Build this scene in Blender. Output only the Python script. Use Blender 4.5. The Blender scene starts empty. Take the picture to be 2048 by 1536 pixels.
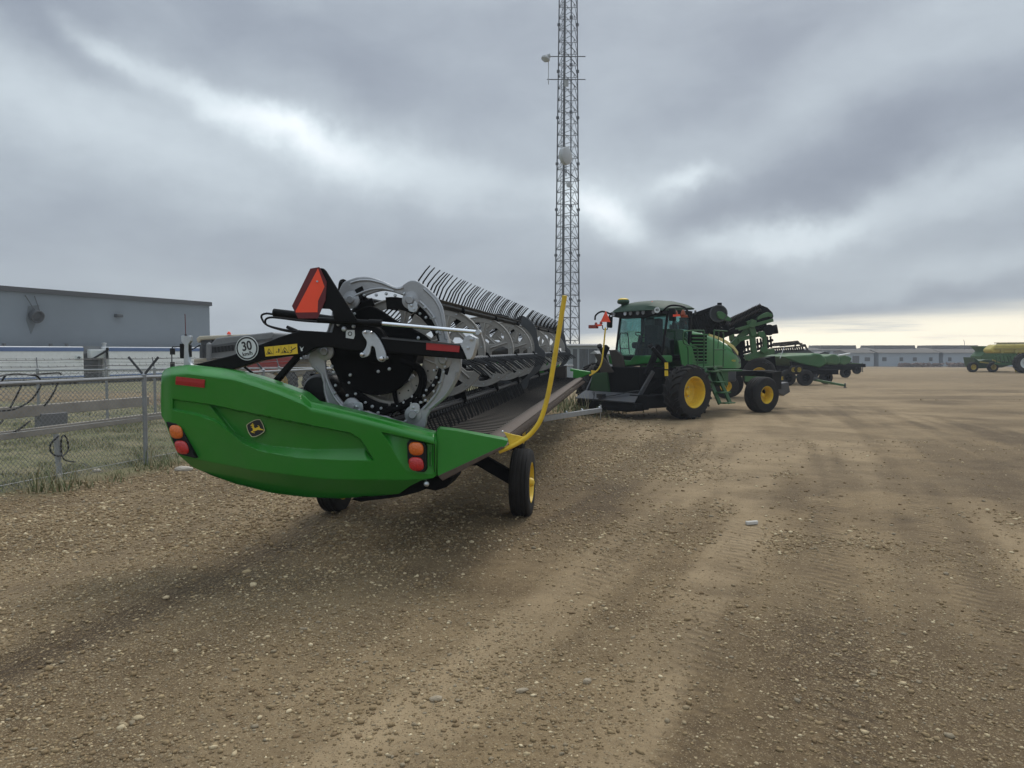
import bpy, math, random
import numpy as np
from mathutils import Vector, Matrix
random.seed(7); rng = np.random.default_rng(11)
S = bpy.context.scene; C = S.collection
R = math.radians
# ------------------------------------------------------------ camera
FPX = 1450.0; CAMH = 1.7; TH = math.atan((768 - 703) / FPX)
CT, ST = math.cos(TH), math.sin(TH)
cam = bpy.data.objects.new('camera', bpy.data.cameras.new('camera')); C.objects.link(cam)
cam.location = (0, 0, CAMH); cam.rotation_euler = (math.pi / 2 - TH, 0, 0)
cam.data.sensor_width = 36; cam.data.lens = FPX / 2048 * 36
cam.data.clip_end = 5000; cam.data.clip_start = 0.05
S.camera = cam
CP = Vector((0, 0, CAMH))
def ray(px, py):
    u = (px - 1024) / FPX; v = (768 - py) / FPX
    return Vector((u, CT + v * ST, -ST + v * CT))
def on_plane(px, py, n, d):
    r = ray(px, py); n = Vector(n); return CP + r * ((d - n.dot(CP)) / n.dot(r))
def gnd(px, py, z=0.0): return on_plane(px, py, (0, 0, 1), z)
def at(px, py, Y): return on_plane(px, py, (0, 1, 0), Y)
# ------------------------------------------------------------ objects
def tag(o, label=None, cat=None, group=None, kind=None):
    if label: o['label'] = label
    if cat: o['category'] = cat
    if group: o['group'] = group
    if kind: o['kind'] = kind
    return o
WORLD = {}
def thing(name, loc, label, cat, group=None, rz=0):
    o = bpy.data.objects.new(name, None); C.objects.link(o); o.location = loc; o.rotation_euler = (0, 0, rz)
    WORLD[o.name] = Matrix.Translation(Vector(loc)) @ Matrix.Rotation(rz, 4, 'Z')
    return tag(o, label, cat, group)
def copy_tree(o, parent=None):
    c = o.copy(); C.objects.link(c)
    if parent: c.parent = parent
    for ch in list(o.children): copy_tree(ch, c)
    return c
SPLIT = {'ring_rib', 'bat_pivot', 'ring_bolt', 'plate_bolt', 'cover_bolt', 'wear_plate', 'arc_plate', 'bat_bracket', 'latch_bolt', 'arm_bolt', 'arm_flange', 'arm_brace', 'disc_bolt', 'lug_nut', 'side_flap', 'louvre', 'flange', 'lid', 'tank_band', 'disc_blade', 'mast_block', 'drive_arm', 'deck_drive', 'roof_hook', 'yellow_trim', 'hydraulic_hose', 'hose_fitting', 'header_body', 'fence_clip', 'rear_hose', 'turn_lamp', 'coax_cable', 'vent_slot', 'header_cradle', 'lift_arm', 'beam_end', 'tongue_bolt', 'plate_hole', 'plate_rib', 'inner_plate'}
class MB:
    def __init__(s): s.v = []; s.f = []
    def add(s, vs, fs):
        b = len(s.v); s.v += [tuple(p) for p in vs]; s.f += [tuple(i + b for i in f) for f in fs]; return s
    def box(s, c, size, M=None):
        x, y, z = [q / 2 for q in size]; c = Vector(c)
        vs = [Vector(p) for p in ((-x,-y,-z),(x,-y,-z),(x,y,-z),(-x,y,-z),(-x,-y,z),(x,-y,z),(x,y,z),(-x,y,z))]
        vs = [c + (M @ p if M else p) for p in vs]
        return s.add(vs, [(0,3,2,1),(4,5,6,7),(0,1,5,4),(1,2,6,5),(2,3,7,6),(3,0,4,7)])
    def hexa(s, p):  # 8 points: bottom ring 0-3, top ring 4-7
        return s.add(p, [(0,3,2,1),(4,5,6,7),(0,1,5,4),(1,2,6,5),(2,3,7,6),(3,0,4,7)])
    def beam(s, a, b, w, h, up=(0, 0, 1)):
        a, b = Vector(a), Vector(b); d = (b - a).normalized(); u = Vector(up)
        sd = d.cross(u)
        if sd.length < 1e-4: sd = d.cross(Vector((1, 0, 0)))
        sd.normalize(); u = sd.cross(d)
        q = [(-w/2,-h/2),(w/2,-h/2),(w/2,h/2),(-w/2,h/2)]
        return s.hexa([a + sd*i + u*j for i, j in q] + [b + sd*i + u*j for i, j in q])
    def tube(s, path, r, n=8, cap=True):
        path = [Vector(p) for p in path]; m = len(path)
        rs = r if isinstance(r, (list, tuple)) else [r] * m
        vs = []; prev = None
        for i, p in enumerate(path):
            d = (path[min(i+1, m-1)] - path[max(i-1, 0)]).normalized()
            if prev is None:
                u = d.cross(Vector((0, 0, 1)))
                if u.length < 0.05: u = d.cross(Vector((1, 0, 0)))
            else: u = prev - d * prev.dot(d)
            u.normalize(); prev = u; w = d.cross(u)
            for k in range(n):
                t = 2*math.pi*k/n; vs.append(p + (u*math.cos(t) + w*math.sin(t)) * rs[i])
        fs = [(i*n+k, i*n+(k+1) % n, (i+1)*n+(k+1) % n, (i+1)*n+k) for i in range(m-1) for k in range(n)]
        if cap: fs += [tuple(range(n-1, -1, -1)), tuple((m-1)*n+k for k in range(n))]
        return s.add(vs, fs)
    def prism(s, poly, off):
        off = Vector(off); n = len(poly); a = [Vector(p) for p in poly]; b = [p + off for p in a]
        return s.add(a + b, [tuple(range(n)), tuple(range(2*n-1, n-1, -1))] + [((i+1) % n, i, n+i, n+(i+1) % n) for i in range(n)])
    def band(s, outer, inner, off, closed=True):  # flat ring between two point rows, given thickness
        off = Vector(off); n = len(outer); m = n if closed else n - 1
        vs = [Vector(p) for p in outer] + [Vector(p) for p in inner]; vs += [p + off for p in vs]
        fs = []
        for i in range(m):
            j = (i+1) % n
            fs += [(i, j, n+j, n+i), (2*n+j, 2*n+i, 3*n+i, 3*n+j), (j, i, 2*n+i, 2*n+j), (n+i, n+j, 3*n+j, 3*n+i)]
        if not closed: fs += [(0, n, 3*n, 2*n), (2*n-1, n-1, 3*n-1, 4*n-1)]
        return s.add(vs, fs)
    def lathe(s, prof, org, axis, n=24, cap=True):  # prof: (radius, height along axis)
        org = Vector(org); ax = Vector(axis).normalized()
        u = ax.cross(Vector((0, 0, 1)))
        if u.length < 0.05: u = ax.cross(Vector((1, 0, 0)))
        u.normalize(); w = u.cross(ax)
        vs = [org + ax*h + (u*math.cos(2*math.pi*k/n) + w*math.sin(2*math.pi*k/n)) * r for r, h in prof for k in range(n)]
        m = len(prof)
        fs = [(i*n+k, i*n+(k+1) % n, (i+1)*n+(k+1) % n, (i+1)*n+k) for i in range(m-1) for k in range(n)]
        if cap and prof[0][0] > 1e-4 and prof[0] != prof[-1]: fs.append(tuple(range(n-1, -1, -1)))
        if cap and prof[-1][0] > 1e-4 and prof[0] != prof[-1]: fs.append(tuple((m-1)*n+k for k in range(n)))
        return s.add(vs, fs)
    def dome(s, c, r, axis, h=None, n=10, m=4):
        h = r if h is None else h
        return s.lathe([(r*math.cos(math.pi/2*i/m), h*math.sin(math.pi/2*i/m)) for i in range(m)] + [(0.0005, h)], c, axis, n)
    def parts(s):   # connected pieces as separate builders
        p = list(range(len(s.v)))
        def fd(i):
            while p[i] != i: p[i] = p[p[i]]; i = p[i]
            return i
        for f in s.f:
            a = fd(f[0])
            for i in f[1:]: p[fd(i)] = a
        g = {}
        for f in s.f: g.setdefault(fd(f[0]), []).append(f)
        out = []
        for fs in g.values():
            ids = sorted({i for f in fs for i in f}); mp = {i: k for k, i in enumerate(ids)}
            m = MB(); m.v = [s.v[i] for i in ids]; m.f = [tuple(mp[i] for i in f) for f in fs]; out.append(m)
        return out
    def build(s, name, mat, parent=None, smooth=38, bevel=0, kind=None, label=None, seg=2):
        if name in SPLIT:
            ps = s.parts()
            if len(ps) > 1:
                for m in ps: o = m._build(name, mat, parent, smooth, bevel, kind, label, seg)
                return o
        return s._build(name, mat, parent, smooth, bevel, kind, label, seg)
    def _build(s, name, mat, parent=None, smooth=38, bevel=0, kind=None, label=None, seg=2):
        me = bpy.data.meshes.new(name)
        vs = s.v
        if parent is not None:
            inv = WORLD[parent.name].inverted(); vs = [tuple(inv @ Vector(p)) for p in vs]
        me.from_pydata(vs, [], s.f)
        me.materials.append(mat)
        o = bpy.data.objects.new(name, me); C.objects.link(o)
        if parent is not None:
            o.parent = parent; WORLD[o.name] = WORLD[parent.name]
        else: WORLD[o.name] = Matrix.Identity(4)
        import bmesh
        bm = bmesh.new(); bm.from_mesh(me); bmesh.ops.recalc_face_normals(bm, faces=bm.faces); bm.to_mesh(me); bm.free()
        if smooth:
            me.polygons.foreach_set('use_smooth', [True]*len(me.polygons)); me.set_sharp_from_angle(angle=R(smooth))
        if bevel:
            m = o.modifiers.new('bevel', 'BEVEL'); m.width = bevel; m.segments = seg; m.limit_method = 'ANGLE'; m.angle_limit = R(40)
            m.use_clamp_overlap = True
        if kind: o['kind'] = kind
        if label: o['label'] = label
        return o
def text(name, body, size, M, mat, parent, bold=0.0, ext=0.001, sx=1.0):
    cu = bpy.data.curves.new(name, 'FONT'); cu.body = body; cu.size = size; cu.align_x = 'CENTER'; cu.align_y = 'CENTER'
    cu.extrude = ext; cu.offset = bold
    t = bpy.data.objects.new(name + '_src', cu); C.objects.link(t)
    bpy.context.view_layer.update()
    me = bpy.data.meshes.new_from_object(t); bpy.data.objects.remove(t)
    me.transform(WORLD[parent.name].inverted() @ M @ Matrix.Diagonal((sx, 1, 1, 1)))
    me.materials.clear(); me.materials.append(mat); me.name = name
    o = bpy.data.objects.new(name, me); C.objects.link(o); o.parent = parent; WORLD[o.name] = WORLD[parent.name]
    return o
def frame(org, xdir, ydir):
    x = Vector(xdir).normalized(); y = Vector(ydir); y = (y - x*x.dot(y)).normalized(); z = x.cross(y)
    M = Matrix((x, y, z)).transposed().to_4x4(); M.translation = Vector(org); return M
# ------------------------------------------------------------ materials
def mat(name, col, rough=0.5, metal=0.0, var=0.12, scale=6.0, bump=0.0, bscale=60.0, dirt=0.0, dirtcol=(0.16, 0.12, 0.08), spec=0.5, coat=0.0, dz=None):
    m = bpy.data.materials.new(name); m.use_nodes = True; nt = m.node_tree; N = nt.nodes; L = nt.links
    b = N['Principled BSDF']; b.inputs['Roughness'].default_value = rough; b.inputs['Metallic'].default_value = metal
    b.inputs['Specular IOR Level'].default_value = spec; b.inputs['Coat Weight'].default_value = coat; b.inputs['Coat Roughness'].default_value = 0.25
    tc = N.new('ShaderNodeTexCoord'); n = N.new('ShaderNodeTexNoise'); n.inputs['Scale'].default_value = scale; n.inputs['Detail'].default_value = 6
    n.inputs['Roughness'].default_value = 0.65
    L.new(tc.outputs['Object'], n.inputs['Vector'])
    mx = N.new('ShaderNodeMix'); mx.data_type = 'RGBA'
    mx.inputs['A'].default_value = (*[c*(1-var) for c in col], 1); mx.inputs['B'].default_value = (*[min(1, c*(1+var)) for c in col], 1)
    L.new(n.outputs['Fac'], mx.inputs['Factor']); out = mx.outputs['Result']
    if dirt:
        n2 = N.new('ShaderNodeTexNoise'); n2.inputs['Scale'].default_value = scale*0.45; n2.inputs['Detail'].default_value = 9; n2.inputs['Roughness'].default_value = 0.72
        L.new(tc.outputs['Object'], n2.inputs['Vector'])
        mr = N.new('ShaderNodeMapRange'); mr.inputs['From Min'].default_value = 0.45; mr.inputs['From Max'].default_value = 0.72; mr.inputs['To Max'].default_value = dirt
        L.new(n2.outputs['Fac'], mr.inputs['Value']); fac = mr.outputs['Result']
        m2 = N.new('ShaderNodeMix'); m2.data_type = 'RGBA'; m2.inputs['B'].default_value = (*dirtcol, 1)
        L.new(fac, m2.inputs['Factor']); L.new(out, m2.inputs['A']); out = m2.outputs['Result']
        ad = N.new('ShaderNodeMath'); ad.operation = 'MULTIPLY_ADD'; ad.inputs[1].default_value = 0.35; ad.inputs[2].default_value = rough; ad.use_clamp = True
        L.new(fac, ad.inputs[0]); L.new(ad.outputs[0], b.inputs['Roughness'])
    L.new(out, b.inputs['Base Color'])
    if bump:
        n3 = N.new('ShaderNodeTexNoise'); n3.inputs['Scale'].default_value = bscale; n3.inputs['Detail'].default_value = 4
        L.new(tc.outputs['Object'], n3.inputs['Vector'])
        bp = N.new('ShaderNodeBump'); bp.inputs['Strength'].default_value = bump; bp.inputs['Distance'].default_value = 0.01
        L.new(n3.outputs['Fac'], bp.inputs['Height']); L.new(bp.outputs[0], b.inputs['Normal'])
    return m
M = dict(
 green=mat('green_paint', (0.018, 0.215, 0.018), 0.34, coat=0.25, var=0.12, scale=3, dirt=0.22, dirtcol=(0.09, 0.22, 0.08), bump=0.03, bscale=25, spec=0.4),
 green2=mat('machine_green', (0.018, 0.17, 0.028), 0.38, var=0.15, scale=4, dirt=0.3),
 fargreen=mat('faded_green', (0.035, 0.12, 0.035), 0.5, var=0.25, scale=1.5, dirt=0.4),
 ladder=mat('ladder_green', (0.010, 0.085, 0.018), 0.5, dirt=.3),
 dkgreen=mat('dark_green_roof', (0.010, 0.042, 0.020), 0.6, var=0.1, dirt=0.3, dirtcol=(0.09, 0.13, 0.09)),
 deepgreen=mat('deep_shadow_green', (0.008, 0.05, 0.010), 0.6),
 yellow=mat('yellow_paint', (0.78, 0.53, 0.035), 0.45, var=0.12, scale=12, dirt=0.35),
 decal_y=mat('yellow_decal', (0.75, 0.52, 0.03), 0.5, var=0.03),
 black=mat('black_paint', (0.004, 0.004, 0.0045), 0.42, var=0.3, dirt=0.10, dirtcol=(0.02, 0.018, 0.016), spec=0.13),
 flat=mat('matt_black', (0.0025, 0.0025, 0.003), 0.8, var=0.3, dirt=0.10, dirtcol=(0.02, 0.017, 0.014), spec=0.12),
 plastic=mat('black_plastic', (0.006, 0.006, 0.007), 0.45, spec=0.25, var=0.2, scale=30, dirt=0.08, dirtcol=(0.04, 0.04, 0.04)),
 char=mat('charcoal_paint', (0.035, 0.038, 0.045), 0.45, var=0.2, dirt=0.3),
 silver=mat('cast_aluminium', (0.36, 0.37, 0.385), 0.42, 0.55, var=0.18, scale=14, dirt=0.25, dirtcol=(0.14, 0.14, 0.14), bump=0.15, bscale=90),
 galv=mat('zinc_plate', (0.50, 0.53, 0.56), 0.36, 0.75, var=0.2, scale=25, dirt=0.25, dirtcol=(0.3, 0.3, 0.3)),
 steel=mat('bright_steel', (0.75, 0.77, 0.8), 0.16, 1.0, var=0.05),
 disc=mat('pressed_steel', (0.36, 0.345, 0.32), 0.5, 0.3, var=0.2, scale=9, dirt=0.3, dirtcol=(0.2, 0.17, 0.14)),
 rubber=mat('rubber', (0.014, 0.013, 0.013), 0.8, var=0.35, scale=10, dirt=0.45, dirtcol=(0.055, 0.045, 0.035), spec=0.3, bump=0.2, bscale=80),
 rust=mat('worn_brown_steel', (0.085, 0.06, 0.045), 0.7, 0.2, var=0.45, scale=18, dirt=0.5, dirtcol=(0.17, 0.13, 0.10), bump=0.3),
 belt=mat('grey_draper_belt', (0.062, 0.050, 0.038), 0.8, var=0.3, scale=8, dirt=0.4),
 red=mat('red_reflector', (0.40, 0.02, 0.022), 0.35, var=0.15, scale=60, bump=0.2, bscale=400),
 darkred=mat('dark_red_border', (0.12, 0.008, 0.012), 0.35, var=0.1),
 orange=mat('fluorescent_orange', (1.0, 0.085, 0.03), 0.5, var=0.05, scale=90, bump=0.15, bscale=300),
 amber=mat('amber_lens', (0.70, 0.14, 0.010), 0.15, var=0.45, scale=60, bump=0.7, bscale=90, coat=0.6),
 redlens=mat('red_lens', (0.5, 0.014, 0.014), 0.15, var=0.5, scale=60, bump=0.7, bscale=90, coat=0.6),
 white=mat('white_decal', (0.62, 0.66, 0.66), 0.4, var=0.04),
 ink=mat('black_ink', (0.01, 0.01, 0.012), 0.5, var=0.02),
 darkcream=mat('aged_cream', (0.4, 0.36, 0.28), 0.6),
 cream=mat('cream_paint', (0.48, 0.43, 0.33), 0.55, var=0.12, dirt=0.3),
 lgrey=mat('light_grey_paint', (0.17, 0.175, 0.18), 0.5, var=0.12, dirt=0.4, dirtcol=(0.1, 0.1, 0.1)),
 dgrey=mat('dark_grey_paint', (0.055, 0.06, 0.066), 0.5, var=0.15, dirt=0.2),
 tower=mat('galvanised_steel', (0.05, 0.053, 0.06), 0.5, 0.3, var=0.2, scale=2),
 galvpost=mat('galvanised_post', (0.30, 0.31, 0.32), 0.5, 0.4, var=0.2, scale=14, dirt=0.3, dirtcol=(0.15, 0.14, 0.12)),
 antenna=mat('antenna_white', (0.38, 0.39, 0.39), 0.5, var=0.1, dirt=0.2),
 brown=mat('dark_brown_rubber', (0.028, 0.020, 0.015), 0.7, var=0.3, dirt=0.4, dirtcol=(0.07, 0.055, 0.04)),
 seat=mat('seat_fabric', (0.01, 0.01, 0.011), 0.8, var=0.3),
 fyellow=mat('faded_yellow', (0.50, 0.40, 0.08), 0.5, var=0.2, scale=2, dirt=0.4),
)
def glass(name, col, a=0.35):
    m = bpy.data.materials.new(name); m.use_nodes = True; nt = m.node_tree; N = nt.nodes; L = nt.links
    for x in list(N): N.remove(x)
    o = N.new('ShaderNodeOutputMaterial'); t = N.new('ShaderNodeBsdfTransparent'); t.inputs[0].default_value = (*col, 1)
    g = N.new('ShaderNodeBsdfGlossy'); g.inputs['Roughness'].default_value = 0.03; g.inputs[0].default_value = (0.8, 0.9, 0.9, 1)
    fr = N.new('ShaderNodeFresnel'); fr.inputs[0].default_value = 1.5
    mx = N.new('ShaderNodeMixShader'); mm = N.new('ShaderNodeMath'); mm.operation = 'MULTIPLY'; mm.inputs[1].default_value = a*2
    L.new(fr.outputs[0], mm.inputs[0]); L.new(mm.outputs[0], mx.inputs[0]); L.new(t.outputs[0], mx.inputs[1]); L.new(g.outputs[0], mx.inputs[2]); L.new(mx.outputs[0], o.inputs[0])
    return m
M['glass'] = glass('tinted_glass', (0.52, 0.78, 0.74))
# ------------------------------------------------------------ world
SUN_EL, SUN_AZ = 52.0, 20.0   # azimuth measured from +Y towards +X
w = bpy.data.worlds.new('World'); S.world = w; w.use_nodes = True
NT = w.node_tree; N = NT.nodes; L = NT.links
for x in list(N): N.remove(x)
def val(x, sock):
    if isinstance(x, (int, float)): sock.default_value = x
    else: L.new(x, sock)
def mth(op, a, b=0.0, c=None, clamp=False):
    n = N.new('ShaderNodeMath'); n.operation = op; n.use_clamp = clamp; val(a, n.inputs[0])
    if op not in ('ABSOLUTE', 'ARCTANGENT', 'SQRT', 'EXPONENT', 'ARCSINE'): val(b, n.inputs[1])
    if c is not None: val(c, n.inputs[2])
    return n.outputs[0]
tc = N.new('ShaderNodeTexCoord'); nv = N.new('ShaderNodeVectorMath'); nv.operation = 'NORMALIZE'; L.new(tc.outputs['Generated'], nv.inputs[0])
sp = N.new('ShaderNodeSeparateXYZ'); L.new(nv.outputs[0], sp.inputs[0])
X, Y, Z = sp.outputs
zc = mth('ADD', mth('MAXIMUM', Z, 0.0), 0.10)
cv = N.new('ShaderNodeCombineXYZ'); L.new(mth('DIVIDE', X, zc), cv.inputs[0]); L.new(mth('DIVIDE', Y, zc), cv.inputs[1])   # cloud-deck coordinates
def noise(vec, scale, detail=6, rough=0.55, dist=0.0, off=(0, 0, 0), stretch=(1, 1, 1), rot=0):
    mp = N.new('ShaderNodeMapping'); mp.inputs['Location'].default_value = off; mp.inputs['Scale'].default_value = stretch; mp.inputs['Rotation'].default_value = (0, 0, rot)
    L.new(vec, mp.inputs[0]); n = N.new('ShaderNodeTexNoise'); n.inputs['Scale'].default_value = scale; n.inputs['Detail'].default_value = detail
    n.inputs['Roughness'].default_value = rough; n.inputs['Distortion'].default_value = dist; L.new(mp.outputs[0], n.inputs['Vector']); return n.outputs['Fac']
az = mth('ARCTAN2', X, Y); el = mth('ARCSINE', Z)
ae = N.new('ShaderNodeCombineXYZ'); L.new(az, ae.inputs[0]); L.new(el, ae.inputs[1])
# warp so that every cloud edge is ragged
w1 = mth('SUBTRACT', noise(ae.outputs[0], 4.5, 7, 0.6), 0.5); w2 = mth('SUBTRACT', noise(ae.outputs[0], 4.5, 7, 0.6, off=(5, 9, 0)), 0.5)
azw = mth('MULTIPLY_ADD', w1, 0.16, az); elw = mth('MULTIPLY_ADD', w2, 0.13, el)
def cloud(px, py, a, b, ang, amp):
    """soft elliptical cloud mass; centre direction through photo pixel, half sizes in px, ang degrees clockwise-down"""
    d = ray(px, py).normalized(); a0 = math.atan2(d.x, d.y); e0 = math.asin(d.z); a /= FPX; b /= FPX; t = -R(ang)
    da = mth('SUBTRACT', azw, a0); de = mth('SUBTRACT', elw, e0)
    p = mth('MULTIPLY_ADD', da, math.cos(t)/a, mth('MULTIPLY', de, math.sin(t)/a))
    q = mth('MULTIPLY_ADD', da, -math.sin(t)/b, mth('MULTIPLY', de, math.cos(t)/b))
    r2 = mth('ADD', mth('MULTIPLY', p, p), mth('MULTIPLY', q, q))
    return mth('MULTIPLY', mth('EXPONENT', mth('MULTIPLY', r2, -1.0)), amp)
tot = None
CLOUDS = [  # bright openings
 (240, 110, 80, 24, 32, .20), (440, 216, 135, 32, 27, .25), (560, 258, 90, 28, 22, .20), (640, 296, 110, 40, 18, .18), (760, 330, 190, 60, 12, .12), (1000, 370, 240, 50, 6, .09),
 (1235, 445, 80, 40, 35, .30), (1190, 410, 60, 40, 0, .2), (1375, 372, 60, 18, 0, .22), (1570, 480, 130, 26, -12, .26), (1440, 500, 240, 60, -4, .10),
 (60, 190, 230, 70, 15, .10), (180, 330, 300, 90, 10, .05), (1750, 60, 420, 120, -10, .06), (1980, 330, 180, 70, -20, .10), (1250, 320, 180, 80, 0, .10), (1060, 150, 160, 60, 0, -.03),
 (1850, 560, 260, 26, -6, .10), (350, 260, 240, 70, 20, .08),
 # dark masses
 (90, 15, 220, 85, 22, -.20), (1480, 150, 330, 80, -22, -.16), (1760, 300, 420, 62, -20, -.19), (1350, 30, 500, 90, 0, -.08), (700, 30, 500, 80, 0, -.06), (1620, 400, 330, 30, -14, -.10), (300, 470, 420, 80, 4, -.10), (760, 470, 260, 60, 0, -.06),
 (1360, 580, 300, 40, 0, -.10), (1900, 450, 260, 40, -8, -.08), (620, 120, 320, 70, 20, -.09), (980, 200, 260, 80, 10, -.06), (1700, 600, 420, 26, -4, -.10), (1000, 560, 300, 60, 0, -.05)]
for c_ in CLOUDS:
    g = cloud(*c_); tot = g if tot is None else mth('ADD', tot, g)
n1 = mth('MULTIPLY_ADD', noise(cv.outputs[0], 0.7, 7, 0.50, 0.3), 1.0, -0.5); n2 = mth('MULTIPLY_ADD', noise(ae.outputs[0], 7, 8, 0.62, 0.3, stretch=(1, 2.2, 1), rot=R(-12)), 1.0, -0.5)
br = mth('ADD', mth('ADD', mth('MULTIPLY', n1, 0.20), mth('MULTIPLY', n2, 0.17)), mth('ADD', tot, 0.375))
br = mth('MAXIMUM', br, 0.12)
ramp = N.new('ShaderNodeValToRGB'); L.new(br, ramp.inputs[0]); cr = ramp.color_ramp
cr.elements[0].position = 0.08; cr.elements[0].color = (0.125, 0.145, 0.190, 1)
cr.elements[1].position = 1.0; cr.elements[1].color = (0.93, 0.97, 1.0, 1)
for p_, c_ in ((0.24, (0.215, 0.245, 0.290, 1)), (0.38, (0.325, 0.368, 0.408, 1)), (0.6, (0.55, 0.615, 0.65, 1))): e = cr.elements.new(p_); e.color = c_
# warm break under the deck, along the horizon to the right
st = noise(ae.outputs[0], 5.0, 7, 0.6, 0.2, stretch=(0.55, 9, 1), rot=R(4))
def sm(x, a, b):
    n = N.new('ShaderNodeMapRange'); n.interpolation_type = 'SMOOTHSTEP'; val(x, n.inputs[0]); n.inputs[1].default_value = a; n.inputs[2].default_value = b; return n.outputs[0]
top = mth('MULTIPLY_ADD', mth('MAXIMUM', mth('SUBTRACT', az, 0.06), 0), 0.062, 0.020)      # upper limit of the break climbs to the right
lo = mth('SUBTRACT', 1.0, sm(mth('DIVIDE', mth('SUBTRACT', mth('MULTIPLY_ADD', mth('SUBTRACT', st, 0.5), 0.035, el), 0.0), top), 0.55, 1.25))
side = mth('MULTIPLY', sm(az, 0.0, 0.20), mth('SUBTRACT', 1.0, sm(az, 1.0, 1.5)))
glow = mth('MULTIPLY', mth('MULTIPLY', lo, side), sm(st, 0.22, 0.46))
nish = N.new('ShaderNodeTexSky'); nish.sky_type = 'NISHITA'; nish.sun_disc = False; nish.sun_elevation = R(SUN_EL); nish.sun_rotation = R(SUN_AZ)
nish.dust_density = 3.0
sk = N.new('ShaderNodeMix'); sk.data_type = 'RGBA'; sk.blend_type = 'MIX'; sk.inputs['Factor'].default_value = 0.04
L.new(ramp.outputs[0], sk.inputs['A']); nm = N.new('ShaderNodeMix'); nm.data_type = 'RGBA'; nm.blend_type = 'MULTIPLY'; nm.inputs['Factor'].default_value = 1; nm.inputs['B'].default_value = (0.12, 0.12, 0.12, 1)
L.new(nish.outputs[0], nm.inputs['A']); L.new(nm.outputs['Result'], sk.inputs['B'])
gm = N.new('ShaderNodeMix'); gm.data_type = 'RGBA'; gm.inputs['B'].default_value = (1.12, 1.02, 0.78, 1); L.new(glow, gm.inputs['Factor']); L.new(sk.outputs['Result'], gm.inputs['A'])
bg = N.new('ShaderNodeBackground'); L.new(gm.outputs['Result'], bg.inputs[0]); L.new(mth('MULTIPLY_ADD', sm(el, 0.50, 1.15), 1.25, 1.12), bg.inputs[1])
wo = N.new('ShaderNodeOutputWorld'); L.new(bg.outputs[0], wo.inputs[0])
sd = bpy.data.lights.new('sun', 'SUN'); sd.energy = 1.1; sd.angle = R(22); sd.color = (1.0, 0.95, 0.88)
so = bpy.data.objects.new('sun', sd); C.objects.link(so)
dv = Vector((math.sin(R(SUN_AZ))*math.cos(R(SUN_EL)), math.cos(R(SUN_AZ))*math.cos(R(SUN_EL)), math.sin(R(SUN_EL))))
so.rotation_euler = dv.to_track_quat('Z', 'Y').to_euler(); so.location = (0, 0, 60)
S.view_settings.view_transform = 'Standard'; S.view_settings.look = 'None'; S.view_settings.gamma = 1; S.view_settings.exposure = 0.45
S.cycles.max_bounces = 6; S.cycles.transparent_max_bounces = 12; S.cycles.volume_bounces = 0
S.cycles.use_denoising = True
# ------------------------------------------------------------ ground
def vnoise(x, y, seed=0):
    r = np.random.default_rng(seed); T = r.random((256, 256))
    xi = np.floor(x).astype(int); yi = np.floor(y).astype(int); fx = x - xi; fy = y - yi
    fx = fx*fx*(3-2*fx); fy = fy*fy*(3-2*fy)
    g = lambda a, b: T[a % 256, b % 256]
    return (g(xi, yi)*(1-fx)+g(xi+1, yi)*fx)*(1-fy) + (g(xi, yi+1)*(1-fx)+g(xi+1, yi+1)*fx)*fy
def fbm(x, y, o=5, seed=0):
    s = 0; a = 0.5; t = 0
    for i in range(o): s = s + a*vnoise(x*2**i + 17*i, y*2**i + 31*i, seed+i); t += a; a *= 0.55
    return s/t
def sstep(x, a, b):
    t = np.clip((x-a)/(b-a), 0, 1); return t*t*(3-2*t)
def edge_x(y):   # x of the gravel/grass edge at distance y
    return np.interp(y, [0, 6, 8, 10.6, 14, 25, 60], [-7.5, -6.3, -5.75, -4.85, -3.9, 1.0, 12.0])
def track(x, y, x0, y0, x1, y1, wd):  # 1 in a wheel track from (x0,y0) to (x1,y1)
    d = np.hypot(x1-x0, y1-y0); nx, ny = -(y1-y0)/d, (x1-x0)/d
    q = (x-x0)*nx + (y-y0)*ny + 0.12*np.sin(((x-x0)*ny-(y-y0)*nx)*0.9)
    return np.exp(-(q/wd)**2), q
DIRA = math.atan2(0.42, 1.0)
def streaks(x, y):   # 0..1, smooth wheel-packed strips running up the yard towards its far end
    q = x*math.cos(DIRA) - y*math.sin(DIRA); s = x*math.sin(DIRA) + y*math.cos(DIRA)
    q = q + 0.006*(s-8)**2*np.exp(-((s-8)/30)**2) + 0.5*(fbm(s*0.12, q*0.2, 3, 61)-0.5)
    return 0.62*fbm(q*0.95+5, s*0.07, 3, 41) + 0.38*fbm(q*3.1+7, s*0.16, 3, 43)
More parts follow.
